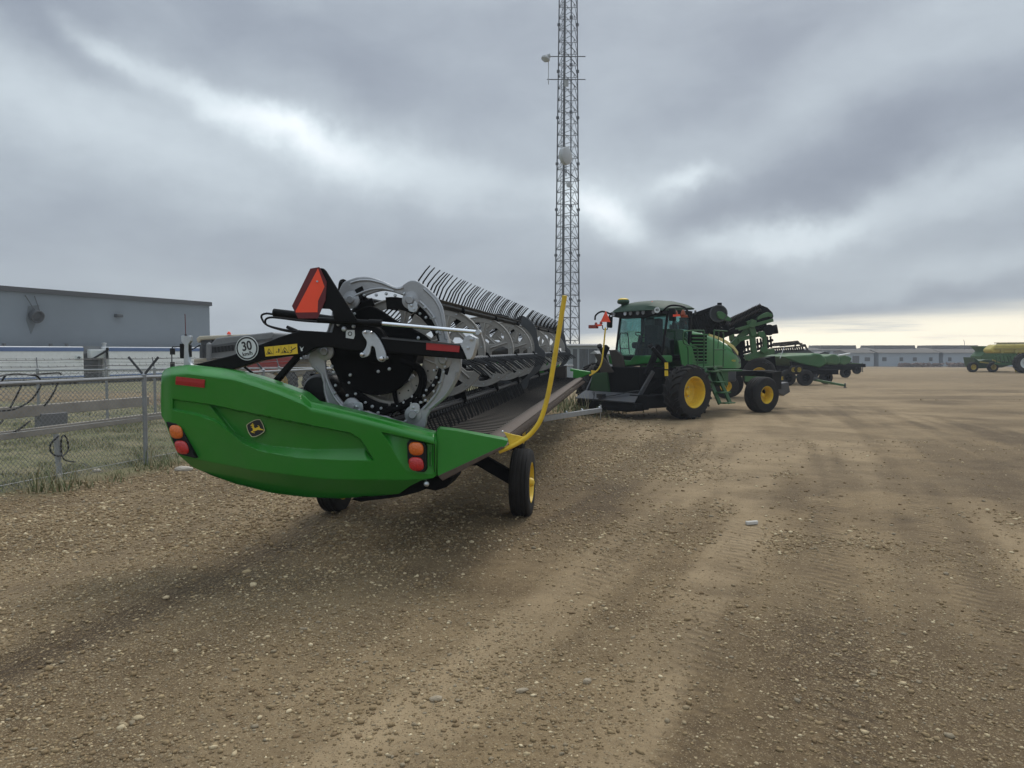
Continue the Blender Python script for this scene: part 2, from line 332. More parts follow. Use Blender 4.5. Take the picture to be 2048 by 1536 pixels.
def masks(x, y):
    gr = sstep(edge_x(y) + (fbm(x*1.3, y*1.3, 4, 3)-0.5)*1.3 - x, -0.1, 0.7)
    road = sstep(y + x*0.25, 19.5, 20.5)*(1-sstep(y + x*0.25, 25, 27.5))*sstep(-x, 3, 6)
    gr = gr*(1-road*0.9)
    a = gnd(0, 1340); b = gnd(430, 1135); t1, q1 = track(x, y, a.x, a.y, b.x, b.y, 0.24)
    c = gnd(0, 1190); d = gnd(380, 1045); t2, q2 = track(x, y, c.x, c.y, d.x, d.y, 0.22)
    fade = sstep(-x, 0.2, 1.3)*(1-sstep(y, 7.0, 8.6))
    t1 = t1*fade; t2 = t2*fade*0.8
    e = gnd(1500, 1500); f_ = gnd(1330, 900); t3, q3 = track(x, y, e.x, e.y, f_.x, f_.y, 0.5)
    # gravel density: high on the left, patchy in the middle, low on the right and far away
    big = fbm(x*0.55+3, y*0.55, 4, 21); mid = fbm(x*1.6, y*1.6, 4, 33)
    g = 0.95*sstep(-x + 0.10*y, 0.3, 3.0) + (big-0.42)*1.5 + (mid-0.5)*0.9 + 0.22
    sk_ = streaks(x, y); onr = sstep(x + 0.12*y, -1.4, 1.6)
    g = g*(1-0.8*t1)*(1-0.8*t2)*(1-0.45*t3)*(1-0.75*sstep(sk_, .50, .62)*onr)
    g = g - sstep(x, 0.2, 3.0)*0.30*sstep(y, 3.0, 5.5) - sstep(x, 1.5, 5)*0.25 + 0.9*sstep(y, 8.5, 10)*(1-sstep(x - 0.15*y, 0.6, 2.4))*(1-sstep(y, 17, 26))
    g = np.clip(g, 0, 1)*(1-gr)
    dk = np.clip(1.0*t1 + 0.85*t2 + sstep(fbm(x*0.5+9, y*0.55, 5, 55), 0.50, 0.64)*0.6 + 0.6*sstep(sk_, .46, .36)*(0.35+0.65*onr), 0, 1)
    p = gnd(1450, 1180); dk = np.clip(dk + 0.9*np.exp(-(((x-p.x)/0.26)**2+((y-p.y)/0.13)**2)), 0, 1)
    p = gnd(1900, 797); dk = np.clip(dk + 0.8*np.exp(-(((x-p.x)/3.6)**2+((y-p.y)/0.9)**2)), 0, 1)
    for (px_, py_, sx_, sy_, am) in ((1560, 825, 2.6, 0.8, .5), (1150, 1000, 1.0, 1.8, .5), (760, 1090, 1.5, 0.5, .4), (600, 1160, 1.2, .4, .5), (1400, 1290, .35, .5, .4), (1620, 1260, .5, .7, .35), (1200, 1290, .8, .25, .3), (1800, 760, 6, 2, .4)):  # damp dirt; spots by header and windrower also paint in contact shade
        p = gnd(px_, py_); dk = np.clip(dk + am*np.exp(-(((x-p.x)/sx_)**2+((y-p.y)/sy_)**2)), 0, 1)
    return g, gr, dk, t1, q1, t2, road
def height(x, y):
    g, gr, dk, t1, q1, t2, road = masks(x, y)
    near = 1-sstep(y, 30, 60)
    h = (fbm(x*0.5, y*0.5, 3, 70)-0.5)*0.05 + (fbm(x*3, y*3, 4, 80)-0.5)*0.022 + (fbm(x*11, y*11, 3, 90)-0.5)*0.010
    h = h - 0.022*t1 - 0.015*t2 + gr*0.03 + 0.006*t1*np.sin(q1*75)
    p = gnd(1450, 1180); h = h - 0.03*np.exp(-(((x-p.x)/0.22)**2+((y-p.y)/0.12)**2))
    return h*near - 1.4*sstep(y, 60, 150)*sstep(x, 14, 30)
def steps(a, b, s0, s1, n): return list(np.linspace(a, b, n, endpoint=False))
xs = np.array([-420, -300, -200, -120, -80, -50, -35, -25, -18, -14] + list(np.arange(-11, 11, 0.075)) + [11.5, 12.5, 14, 17, 21, 26, 35, 42, 50, 60, 70, 80, 95, 120, 200, 300, 420], float)
ys = np.array([-60, -20, -5, 0] + list(np.arange(1.2, 9, 0.05)) + list(np.arange(9, 16, 0.10)) + list(np.arange(16, 32, 0.3)) + [33, 35, 38, 42, 48, 56, 62, 68, 75, 82, 90, 98, 106, 114, 122, 130, 138, 146, 155, 170, 220, 300, 420], float)
GX, GY = np.meshgrid(xs, ys); GZ = height(GX, GY)
def hz(x, y): return float(height(np.array([float(x)]), np.array([float(y)]))[0])
nx_, ny_ = len(xs), len(ys)
vs = np.stack([GX, GY, GZ], -1).reshape(-1, 3)
I = np.arange(nx_*ny_).reshape(ny_, nx_)
fs = np.stack([I[:-1, :-1], I[:-1, 1:], I[1:, 1:], I[1:, :-1]], -1).reshape(-1, 4)
def np_mesh(name, vs, fs, k):
    me = bpy.data.meshes.new(name); me.vertices.add(len(vs)); me.vertices.foreach_set('co', vs.astype(np.float32).ravel())
    me.loops.add(len(fs)*k); me.loops.foreach_set('vertex_index', fs.astype(np.int32).ravel())
    me.polygons.add(len(fs)); me.polygons.foreach_set('loop_start', np.arange(0, len(fs)*k, k, dtype=np.int32)); me.polygons.foreach_set('loop_total', np.full(len(fs), k, dtype=np.int32))
    me.update(calc_edges=True); me.validate(); return me
me = np_mesh('ground', vs, fs, 4)
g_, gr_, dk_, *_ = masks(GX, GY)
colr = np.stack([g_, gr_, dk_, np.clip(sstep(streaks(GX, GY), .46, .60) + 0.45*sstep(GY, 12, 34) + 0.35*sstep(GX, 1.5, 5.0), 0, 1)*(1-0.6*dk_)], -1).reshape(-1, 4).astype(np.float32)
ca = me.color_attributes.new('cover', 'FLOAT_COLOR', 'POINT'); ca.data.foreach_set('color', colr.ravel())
qq = GX*math.cos(DIRA) - GY*math.sin(DIRA) + 0.25*np.sin((GX*math.sin(DIRA)+GY*math.cos(DIRA))*0.22)
rt = sum(np.exp(-((qq-q0)/0.17)**4)*sstep(fbm(GX*0.6+q0, GY*0.25, 4, 77), .40, .56)*a_ for q0, a_ in ((-1.25, .8), (-0.35, .7), (0.35, .9), (1.3, .8), (2.15, .5), (-2.35, .5)))*(1-sstep(GY, 12, 20))
r1 = np.clip(_[0], 0, 1) if False else np.clip(masks(GX, GY)[3] + 0.8*masks(GX, GY)[5], 0, 1)
ca = me.color_attributes.new('rut', 'FLOAT_COLOR', 'POINT'); ca.data.foreach_set('color', np.stack([r1, np.clip(rt, 0, 1), r1*0, np.ones_like(r1)], -1).reshape(-1, 4).astype(np.float32).ravel())
me.polygons.foreach_set('use_smooth', [True]*len(me.polygons))
ground = bpy.data.objects.new('ground', me); C.objects.link(ground); tag(ground, 'brown gravel and packed dirt yard', None, kind='structure')
gmat = bpy.data.materials.new('yard_dirt'); gmat.use_nodes = True; me.materials.append(gmat)
def ground_nodes(mt):
    nt = mt.node_tree; N = nt.nodes; L = nt.links; b = N['Principled BSDF']; b.inputs['Roughness'].default_value = 0.92; b.inputs['Specular IOR Level'].default_value = 0.25
    at_ = N.new('ShaderNodeAttribute'); at_.attribute_name = 'cover'; sp = N.new('ShaderNodeSeparateColor'); L.new(at_.outputs['Color'], sp.inputs[0])
    grav, grass, dark = sp.outputs
    tc = N.new('ShaderNodeTexCoord'); P = tc.outputs['Object']
    def nz(sc, det=6, r=0.6, st=(1, 1, 1), off=(0, 0, 0)):
        mp = N.new('ShaderNodeMapping'); mp.inputs['Scale'].default_value = st; mp.inputs['Location'].default_value = off; L.new(P, mp.inputs[0])
        n = N.new('ShaderNodeTexNoise'); n.inputs['Scale'].default_value = sc; n.inputs['Detail'].default_value = det; n.inputs['Roughness'].default_value = r; L.new(mp.outputs[0], n.inputs['Vector']); return n.outputs['Fac']
    def mr(x, a, b_, c=0, d=1):
        n = N.new('ShaderNodeMapRange'); L.new(x, n.inputs[0]); n.inputs[1].default_value = a; n.inputs[2].default_value = b_; n.inputs[3].default_value = c; n.inputs[4].default_value = d; return n.outputs[0]
    def mx(f, a, b_, bt='MIX'):
        n = N.new('ShaderNodeMix'); n.data_type = 'RGBA'; n.blend_type = bt
        for s_, v in ((n.inputs['Factor'], f), (n.inputs['A'], a), (n.inputs['B'], b_)):
            if isinstance(v, (int, float)): s_.default_value = v
            elif isinstance(v, tuple): s_.default_value = (*v, 1)
            else: L.new(v, s_)
        return n.outputs['Result']
    def mt_(op, a, b_=0.0):
        n = N.new('ShaderNodeMath'); n.operation = op; n.use_clamp = op == 'MULTIPLY'
        for s_, v in ((n.inputs[0], a), (n.inputs[1], b_)):
            if isinstance(v, (int, float)): s_.default_value = v
            else: L.new(v, s_)
        return n.outputs[0]
    base = mx(mr(nz(0.5, 8, 0.65, (1, 1.6, 1)), 0.3, 0.7), (0.225, 0.163, 0.092), (0.335, 0.252, 0.150))
    base = mx(mr(nz(3.2, 8, 0.7, (1, 1.8, 1), (4, 2, 0)), 0.35, 0.7, 0, 0.55), base, (0.155, 0.108, 0.062))
    base = mx(mr(nz(38, 6, 0.7), 0.42, 0.66, 0, 0.7), base, (0.40, 0.315, 0.20))
    base = mx(mr(nz(60, 5, 0.75, (1, 1, 1), (3, 3, 3)), 0.50, 0.66, 0, 0.75), base, (0.12, 0.083, 0.05))
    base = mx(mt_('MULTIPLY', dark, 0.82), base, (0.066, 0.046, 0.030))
    base = mx(mr(nz(0.9, 9, 0.68, (1, 2.2, 1), (11, 3, 0)), 0.47, 0.66, 0, 0.75), base, (0.115, 0.079, 0.046))
    base = mx(mr(nz(0.28, 9, 0.70, (1.3, 1, 1), (31, 8, 0)), 0.50, 0.68, 0, 0.6), base, (0.40, 0.315, 0.205))
    base = mx(mr(nz(7, 8, 0.75, (1, 1.5, 1), (2, 9, 0)), 0.50, 0.68, 0, 0.6), base, (0.12, 0.084, 0.050))
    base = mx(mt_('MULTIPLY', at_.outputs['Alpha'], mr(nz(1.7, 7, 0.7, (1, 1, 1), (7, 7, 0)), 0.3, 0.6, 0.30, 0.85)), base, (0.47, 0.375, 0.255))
    # small stones
    hsum = None
    for sc, lo, amt in ((34, 0.16, 0.9), (70, 0.26, 0.8), (130, 0.34, 0.7)):
        v = N.new('ShaderNodeTexVoronoi'); v.inputs['Scale'].default_value = sc; v.inputs['Randomness'].default_value = 1; L.new(P, v.inputs['Vector'])
        sc_ = N.new('ShaderNodeSeparateColor'); L.new(v.outputs['Color'], sc_.inputs[0])
        present = mt_('GREATER_THAN', mt_('ADD', mt_('MULTIPLY', grav, 0.75), lo), sc_.outputs[0])
        stone = mt_('MULTIPLY', present, mr(v.outputs['Distance'], 0.42, 0.30))
        cr = N.new('ShaderNodeValToRGB'); L.new(sc_.outputs[1], cr.inputs[0]); e = cr.color_ramp
        e.elements[0].color = (0.20, 0.145, 0.085, 1); e.elements[1].color = (0.56, 0.475, 0.33, 1); q = e.elements.new(0.45); q.color = (0.33, 0.255, 0.16, 1); q = e.elements.new(0.8); q.color = (0.42, 0.35, 0.25, 1)
        base = mx(mt_('MULTIPLY', stone, mt_('SUBTRACT', 1.0, grass)), base, cr.outputs[0])
        hh = mt_('MULTIPLY', mt_('MULTIPLY', stone, mr(v.outputs['Distance'], 0.45, 0.0)), amt*34/sc)
        hsum = hh if hsum is None else mt_('ADD', hsum, hh)
    base = mx(1.0, base, (0.87, 0.835, 0.775), 'MULTIPLY')
    gcol = mx(mr(nz(1.1, 7, 0.7, (1, 1, 1), (1, 7, 0)), 0.36, 0.62), (0.22, 0.185, 0.105), (0.105, 0.12, 0.045))
    base = mx(1.0, base, (0.87, 0.835, 0.775), 'MULTIPLY')
    gcol = mx(mr(nz(9, 7, 0.75), 0.4, 0.7, 0, 0.6), gcol, (0.30, 0.25, 0.15))
    base = mx(grass, base, gcol)
    ar = N.new('ShaderNodeAttribute'); ar.attribute_name = 'rut'; spr = N.new('ShaderNodeSeparateColor'); L.new(ar.outputs['Color'], spr.inputs[0])
    def bars(angle, sc, dist):
        mp = N.new('ShaderNodeMapping'); mp.inputs['Rotation'].default_value = (0, 0, angle); L.new(P, mp.inputs[0])
        wv = N.new('ShaderNodeTexWave'); wv.bands_direction = 'X'; wv.inputs['Scale'].default_value = sc; wv.inputs['Distortion'].default_value = dist; wv.inputs['Detail'].default_value = 4; wv.inputs['Detail Scale'].default_value = 3.0; L.new(mp.outputs[0], wv.inputs['Vector']); return wv.outputs['Fac']
    pa, pb = gnd(0, 1340), gnd(430, 1135); ang1 = math.atan2(pb.y-pa.y, pb.x-pa.x)
    brk = mr(nz(5, 7, 0.7, (1, 1, 1), (9, 1, 0)), 0.35, 0.6)
    lines = mt_('MULTIPLY', mt_('MULTIPLY', bars(math.pi/2-ang1, 5.2, 1.6), spr.outputs[0]), brk)
    lugs = mt_('MULTIPLY', mt_('MULTIPLY', bars(DIRA-math.pi/2+0.35, 3.4, 1.8), spr.outputs[1]), brk)
    tread = mt_('ADD', lines, lugs)
    base = mx(mt_('MULTIPLY', tread, 0.55), base, (0.07, 0.048, 0.03))
    L.new(base, b.inputs['Base Color'])
    hsum = mt_('SUBTRACT', hsum, mt_('MULTIPLY', tread, 1.1))
    bp = N.new('ShaderNodeBump'); bp.inputs['Strength'].default_value = 0.9; bp.inputs['Distance'].default_value = 0.014; L.new(hsum, bp.inputs['Height'])
    bp2 = N.new('ShaderNodeBump'); bp2.inputs['Strength'].default_value = 0.6; bp2.inputs['Distance'].default_value = 0.02; L.new(nz(22, 9, 0.7), bp2.inputs['Height']); L.new(bp.outputs[0], bp2.inputs['Normal'])
    L.new(bp2.outputs[0], b.inputs['Normal'])
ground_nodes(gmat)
# ------------------------------------------------------------ loose stones (stuff)
def ico():
    import bmesh
    bm = bmesh.new(); bmesh.ops.create_icosphere(bm, subdivisions=1, radius=1)
    v = np.array([p.co for p in bm.verts]); f = np.array([[q.index for q in p.verts] for p in bm.faces]); bm.free(); return v, f
IV, IF = ico()
def ico2():
    import bmesh
    bm = bmesh.new(); bmesh.ops.create_icosphere(bm, subdivisions=2, radius=1)
    v = np.array([p.co for p in bm.verts]); f = np.array([[q.index for q in p.verts] for p in bm.faces]); bm.free(); return v, f
def stones(n, ymin, ymax, smin, smax, pw, shape, seed, thr=0.0):
    r = np.random.default_rng(seed); Vb, Fb = shape
    y = np.sqrt(r.random(n)*(ymax**2-ymin**2)+ymin**2); x = (r.random(n)*2-1)*0.78*y
    g, gr, dk, *_ = masks(x, y); keep = r.random(n) < np.clip(g*1.05+0.04-thr, 0, 1)*(1-gr)*(1-0.45*dk); x, y = x[keep], y[keep]; n = len(x)
    s = smin*(smax/smin)**(r.random(n)**pw)
    ax = s*(0.8+0.5*r.random(n)); ay = s*(0.6+0.4*r.random(n)); azz = s*(0.35+0.35*r.random(n)); an = r.random(n)*6.283
    V = Vb[None]*(1+0.22*(r.random((n, len(Vb), 1))-0.5)*2)
    V = V*np.stack([ax, ay, azz], -1)[:, None]
    c, s_ = np.cos(an)[:, None], np.sin(an)[:, None]
    V = np.stack([V[..., 0]*c-V[..., 1]*s_, V[..., 0]*s_+V[..., 1]*c, V[..., 2]], -1)
    V += np.stack([x, y, height(x, y)+azz*0.35], -1)[:, None]
    Fa = (Fb[None]+np.arange(n)[:, None, None]*len(Vb))
    t = r.random(n); k = np.repeat(t, len(Fb)*3)
    return V.reshape(-1, 3), Fa.reshape(-1, 3), np.repeat(np.stack([t, r.random(n), r.random(n), np.ones(n)], -1), len(Vb), 0)
sets = [stones(90000, 1.9, 7.0, 0.0035, 0.012, 1.5, (IV, IF), 1), stones(16000, 1.9, 8.0, 0.008, 0.020, 1.8, (IV, IF), 14), stones(70000, 6.0, 14.0, 0.009, 0.026, 1.6, (IV, IF), 2),
        stones(1600, 1.9, 12.0, 0.010, 0.030, 3.2, ico2(), 3), stones(26000, 14, 26.0, 0.018, 0.045, 2.0, (IV, IF), 4, 0.15)]
o_ = 0; Vs, Fs, Cs = [], [], []
for a_, b_, c_ in sets: Vs.append(a_); Fs.append(b_+o_); Cs.append(c_); o_ += len(a_)
me = np_mesh('gravel', np.concatenate(Vs), np.concatenate(Fs), 3)
ca = me.color_attributes.new('tone', 'FLOAT_COLOR', 'POINT'); ca.data.foreach_set('color', np.concatenate(Cs).astype(np.float32).ravel())
me.polygons.foreach_set('use_smooth', [True]*len(me.polygons))
def stone_mat():
    m = bpy.data.materials.new('pebble'); m.use_nodes = True; nt = m.node_tree; N = nt.nodes; L = nt.links; b = N['Principled BSDF']; b.inputs['Roughness'].default_value = 0.85; b.inputs['Specular IOR Level'].default_value = 0.3
    a = N.new('ShaderNodeAttribute'); a.attribute_name = 'tone'; sp = N.new('ShaderNodeSeparateColor'); L.new(a.outputs['Color'], sp.inputs[0])
    cr = N.new('ShaderNodeValToRGB'); L.new(sp.outputs[0], cr.inputs[0]); e = cr.color_ramp
    e.elements[0].color = (0.25, 0.18, 0.11, 1); e.elements[1].color = (0.80, 0.70, 0.52, 1)
    for p, c in ((0.25, (0.30, 0.225, 0.135)), (0.6, (0.38, 0.295, 0.185)), (0.74, (0.33, 0.29, 0.23)), (0.84, (0.48, 0.38, 0.24))): q = e.elements.new(p); q.color = (*c, 1)
    tc = N.new('ShaderNodeTexCoord'); n = N.new('ShaderNodeTexNoise'); n.inputs['Scale'].default_value = 90; n.inputs['Detail'].default_value = 4; L.new(tc.outputs['Object'], n.inputs['Vector'])
    mr = N.new('ShaderNodeMapRange'); L.new(n.outputs['Fac'], mr.inputs[0]); mr.inputs[3].default_value = 0.55; mr.inputs[4].default_value = 1.3
    mx = N.new('ShaderNodeMix'); mx.data_type = 'RGBA'; mx.blend_type = 'MULTIPLY'; mx.inputs['Factor'].default_value = 1; L.new(cr.outputs[0], mx.inputs['A']); L.new(mr.outputs[0], mx.inputs['B'])
    m2 = N.new('ShaderNodeMix'); m2.data_type = 'RGBA'; m2.blend_type = 'MULTIPLY'; m2.inputs['Factor'].default_value = 1; m2.inputs['B'].default_value = (0.88, 0.82, 0.71, 1); L.new(mx.outputs['Result'], m2.inputs['A']); L.new(m2.outputs['Result'], b.inputs['Base Color']); return m
me.materials.append(stone_mat()); gv = bpy.data.objects.new('gravel', me); C.objects.link(gv); tag(gv, 'loose tan and grey pebbles strewn over the dirt yard', 'gravel', kind='stuff')
# ------------------------------------------------------------ grass blades (stuff)
def blades(n, x0, x1, y0, y1, hmin, hmax, seed, wd=0.006, dens=None):
    r = np.random.default_rng(seed); x = x0+r.random(n)*(x1-x0); y = y0+r.random(n)*(y1-y0)
    g, gr, dk, *_ = masks(x, y); k = r.random(n) < (gr**1.5 if dens is None else dens(x, y)); x, y = x[k], y[k]; n = len(x)
    tuft = fbm(x*1.6, y*1.6, 3, 12); h = (hmin+(hmax-hmin)*r.random(n)**1.5)*(0.35+1.5*sstep(tuft, 0.40, 0.68)); a = r.random(n)*6.283; ln = h*(0.25+0.7*r.random(n))
    z = height(x, y)-0.005; dx, dy = np.cos(a), np.sin(a); b = r.random(n)*6.283; w = wd*(0.6+0.8*r.random(n))
    p0 = np.stack([x-dy*w, y+dx*w, z], -1); p1 = np.stack([x+dy*w, y-dx*w, z], -1)
    m0 = np.stack([x+dx*ln*.4-dy*w*.7, y+dy*ln*.4+dx*w*.7, z+h*.6], -1); m1 = np.stack([x+dx*ln*.4+dy*w*.7, y+dy*ln*.4-dx*w*.7, z+h*.6], -1)
    t = np.stack([x+dx*ln, y+dy*ln, z+h], -1)
    V = np.stack([p0, p1, m1, m0, t], 1).reshape(-1, 3); i = np.arange(n)[:, None]*5
    F = np.concatenate([i+[0, 1, 2], i+[0, 2, 3], i+[3, 2, 4]], 0)
    return V, F, np.repeat(np.stack([r.random(n), tuft, h, np.ones(n)], -1), 5, 0)
def weeds(x, y):   # weed strip beside the far header end
    return np.exp(-(((x-1.9)/0.8)**2+((y-21.5)/2.2)**2)) + 0.6*np.exp(-(((x+4.2)/0.8)**2+((y-12.0)/1.2)**2))
sets = [blades(80000, -11, -3.2, 6.5, 17, 0.012, 0.055, 5, 0.004), blades(26000, -16, -2, 16, 30, 0.02, 0.06, 6, 0.009), blades(9000, -0.5, 4.5, 16, 28, 0.10, 0.45, 8, 0.012, weeds), blades(5000, -6, -2.6, 9.5, 14.5, 0.06, 0.30, 9, 0.007, weeds),
        blades(30000, -8, -3.0, 7.0, 15, 0.05, 0.24, 19, 0.005, lambda x, y: np.exp(-((x-edge_x(y)+0.15)/0.28)**2)*sstep(fbm(x*1.1, y*1.1, 3, 15), .44, .6))]
o_ = 0; Vs, Fs, Cs = [], [], []
for a_, b_, c_ in sets: Vs.append(a_); Fs.append(b_+o_); Cs.append(c_); o_ += len(a_)
me = np_mesh('grass', np.concatenate(Vs), np.concatenate(Fs), 3)
ca = me.color_attributes.new('tone', 'FLOAT_COLOR', 'POINT'); ca.data.foreach_set('color', np.concatenate(Cs).astype(np.float32).ravel())
def grass_mat():
    m = bpy.data.materials.new('grass_blade'); m.use_nodes = True; nt = m.node_tree; N = nt.nodes; L = nt.links; b = N['Principled BSDF']; b.inputs['Roughness'].default_value = 0.7
    a = N.new('ShaderNodeAttribute'); a.attribute_name = 'tone'; sp = N.new('ShaderNodeSeparateColor'); L.new(a.outputs['Color'], sp.inputs[0])
    cr = N.new('ShaderNodeValToRGB'); e = cr.color_ramp
    e.elements[0].color = (0.07, 0.105, 0.030, 1); e.elements[1].color = (0.33, 0.28, 0.16, 1); q = e.elements.new(0.5); q.color = (0.13, 0.155, 0.055, 1); q = e.elements.new(0.6); q.color = (0.31, 0.265, 0.15, 1)
    L.new(sp.outputs[0], cr.inputs[0]); L.new(cr.outputs[0], b.inputs['Base Color']); return m
me.materials.append(grass_mat()); go = bpy.data.objects.new('grass', me); C.objects.link(go); tag(go, 'short patchy green and dry grass along the fence', 'grass', kind='stuff')
# single stray items on the yard
def rock(name, x, y, sx, sy, sz, m, label, cat, seed, rz=0.3):
    import bmesh
    r = random.Random(seed); bm = bmesh.new(); bmesh.ops.create_icosphere(bm, subdivisions=3, radius=1)
    for v in bm.verts:
        n = math.sin(v.co.x*3+seed)*math.cos(v.co.y*4+seed*2)*0.12 + (r.random()-0.5)*0.10
        v.co *= 1+n; v.co.x *= sx; v.co.y *= sy; v.co.z *= sz
    me = bpy.data.meshes.new(name); bm.to_mesh(me); bm.free(); me.materials.append(m)
    o = bpy.data.objects.new(name, me); C.objects.link(o); o.location = (x, y, hz(x, y)+sz*0.5); o.rotation_euler = (0, 0, rz); return tag(o, label, cat)
prock = mat('pale_rock', (0.52, 0.46, 0.38), 0.85, var=0.3, scale=14, bump=0.6, bscale=30)
trock = mat('tan_rock', (0.36, 0.29, 0.20), 0.85, var=0.3, scale=30, bump=0.5, bscale=60)
for nm, px_, py_, a, b, c, m_, lb, sd_ in (('rock', 368, 941, .13, .05, .045, prock, 'flat pale rock at the edge of the gravel below the left tail lamp', 3),
    ('rock', 194, 948, .055, .035, .03, prock, 'small pale stone lying in the grass strip right of the white rail post', 4),
    ('rock', 872, 1402, .034, .02, .014, trock, 'elongated tan stone in the centre foreground gravel', 5),
    ('rock', 1044, 1384, .034, .014, .012, trock, 'long smooth brown stone lying flat in the foreground dirt', 6),
    ('rock', 1174, 1363, .022, .016, .016, trock, 'round yellowish stone right of the long brown one', 8)):
    p = gnd(px_, py_); rock(nm, p.x, p.y, a, b, c, m_, lb, 'rock', sd_)
p = gnd(1503, 1050); mb = MB()
pr = [(-.062, -.022), (-.05, -.03), (.045, -.014), (.062, -.02), (.066, .018), (.05, .026), (-.04, .016), (-.06, .024)]
z0 = hz(p.x, p.y)
mb.prism([Vector((p.x + a, p.y + b + 0.18*a, z0+0.004 + 0.05*abs(a))) for a, b in pr], (0.004, 0.006, 0.034))
tag(mb.build('crushed_carton', mat('dirty_card', (.50, .47, .42), .7, var=.15), None, bevel=0.008), 'crushed white carton lying alone on the open dirt right of the header wheel', 'carton')
# ------------------------------------------------------------ grain header on its transport wheels
AN = Vector((0.150, 0.9887, 0)); AX = Vector((0.150, 0.9887, 0.0041)).normalized(); BX = Vector((0.9887, -0.150, 0)); UP = Vector((0, 0, 1))
def HP(px, py, t): return on_plane(px, py, AN, t)
def HL(s, t, z): return Vector((BX.x*s + AN.x*t, BX.y*s + AN.y*t, z))
def HS(p): return p.dot(BX), p.z
hdr = thing('draper_header', HL(-2.5, 12, 0), 'long green grain header with silver reel on transport wheels, bright yellow divider rod', 'grain header')
T0 = 5.5
# --- end shield: surface over px columns
top_c = [(321, 788), (322, 757), (325, 744), (333, 737), (342.5, 733.7), (376, 729.5), (388, 731), (425, 735), (464, 741), (511, 753), (564, 771), (602, 785), (613, 795), (622, 804), (646, 809), (690, 820), (739.5, 832), (827, 855), (868, 865.5), (873, 869)]
bot_c = [(321, 800), (322, 829), (327, 838), (331, 846), (344, 882), (356, 908), (370, 921), (385, 934), (423, 950.5), (476, 967), (549, 984.5), (622, 994), (681, 996.5), (739.5, 993.5), (798, 987.5), (820, 972), (842, 961), (866, 956), (873, 951)]
ycr = [(300, 797), (347, 798), (417, 808), (560, 838), (701, 865.5), (722, 879), (748, 921), (760, 960)]       # upper crease
ylo = [(300, 818), (347, 820), (388, 829), (432, 843.5), (464, 867), (487.5, 887.5), (520, 902), (593, 915.5), (680, 920), (748, 921), (760, 921)]  # lower crease
yupc = [(345, 817), (400, 828), (430, 838), (453, 858), (495, 881), (544, 892), (625, 899), (730, 897), (748, 918)]
ybv = [(300, 905), (388, 917), (505, 940), (651, 958), (813, 960), (880, 955)]                                 # bottom bevel line
ytp = [(300, 752), (376, 748), (470, 760), (560, 790), (622, 816), (700, 830), (873, 876)]                        # top shoulder
ip = lambda tab, x: float(np.interp(x, [q[0] for q in tab], [q[1] for q in tab]))
ssf = lambda x: max(0.0, min(1.0, x))**2*(3-2*max(0.0, min(1.0, x)))
def bulge(px, py, yt, yb):
    """metres the shield stands out towards the camera"""
    d = 0.16
    # belly: fullest at mid-height, rolls away top and bottom
    xs_ = (px-321)/552
    d -= 0.10*abs(xs_-0.45)**2*2.2
    r = 14.0
    e = min(py-yt, 22)/22; d -= 0.055*(1-ssf(e))**1.5
    tp = ip(ytp, px)
    d -= 0.0022*max(0, tp-py)
    bv = ip(ybv, px)
    if py > bv: d -= 0.0042*(py-bv) + 0.00
    d -= 0.0008*max(0, py-tp)
    el_ = min(px-321, 26)/26; d -= 0.075*(1-ssf(el_))**1.3
    er = min(873-px, 7)/7; d -= 0.02*(1-ssf(er))
    # sunken panel between the creases
    yc, yl = ip(ycr, px), ip(ylo, px)
    if yc < py < yl and 345 < px < 748:
        wdt = 5 + 9*ssf((px-470)/60)
        wl = 2.2; a = min(1, (py-yc)/wl, (px-345)/4)
        band_ = max(3.0, yl - ip(yupc, px))
        b_ = min(1, (yl-py)/band_)
        dep = 0.026 + 0.048*ssf((px-417-(py-810)*0.8)/10)
        d -= dep*min(a, b_)
    # shallow bowl round the right lamp
    if 764 < px < 868:
        y1 = ip([(764, 864), (800, 872), (868, 888)], px); y2 = ip([(764, 865), (781, 890), (798, 922), (812, 940), (835, 947), (868, 948)], px)
        if y1 < py < y2:
            d -= 0.055*min(1, (py-y1)/2.5, (868-px)/3)*max(0, (y2-py)/(y2-y1))**0.9
    return d
mb = MB(); NX, NY = 300, 120; vs = []; V2 = []
for i in range(NX+1):
    u = i/NX; px = 321 + 552*(u if u > 0.05 else u)
    yt, yb = ip(top_c, px), ip(bot_c, px)
    for j in range(NY+1):
        py = yt + (yb-yt)*j/NY
        vs.append(HP(px, py, T0 - bulge(px, py, yt, yb)))
fs = [(i*(NY+1)+j, (i+1)*(NY+1)+j, (i+1)*(NY+1)+j+1, i*(NY+1)+j+1) for i in range(NX) for j in range(NY)]
mb.add(vs, fs)
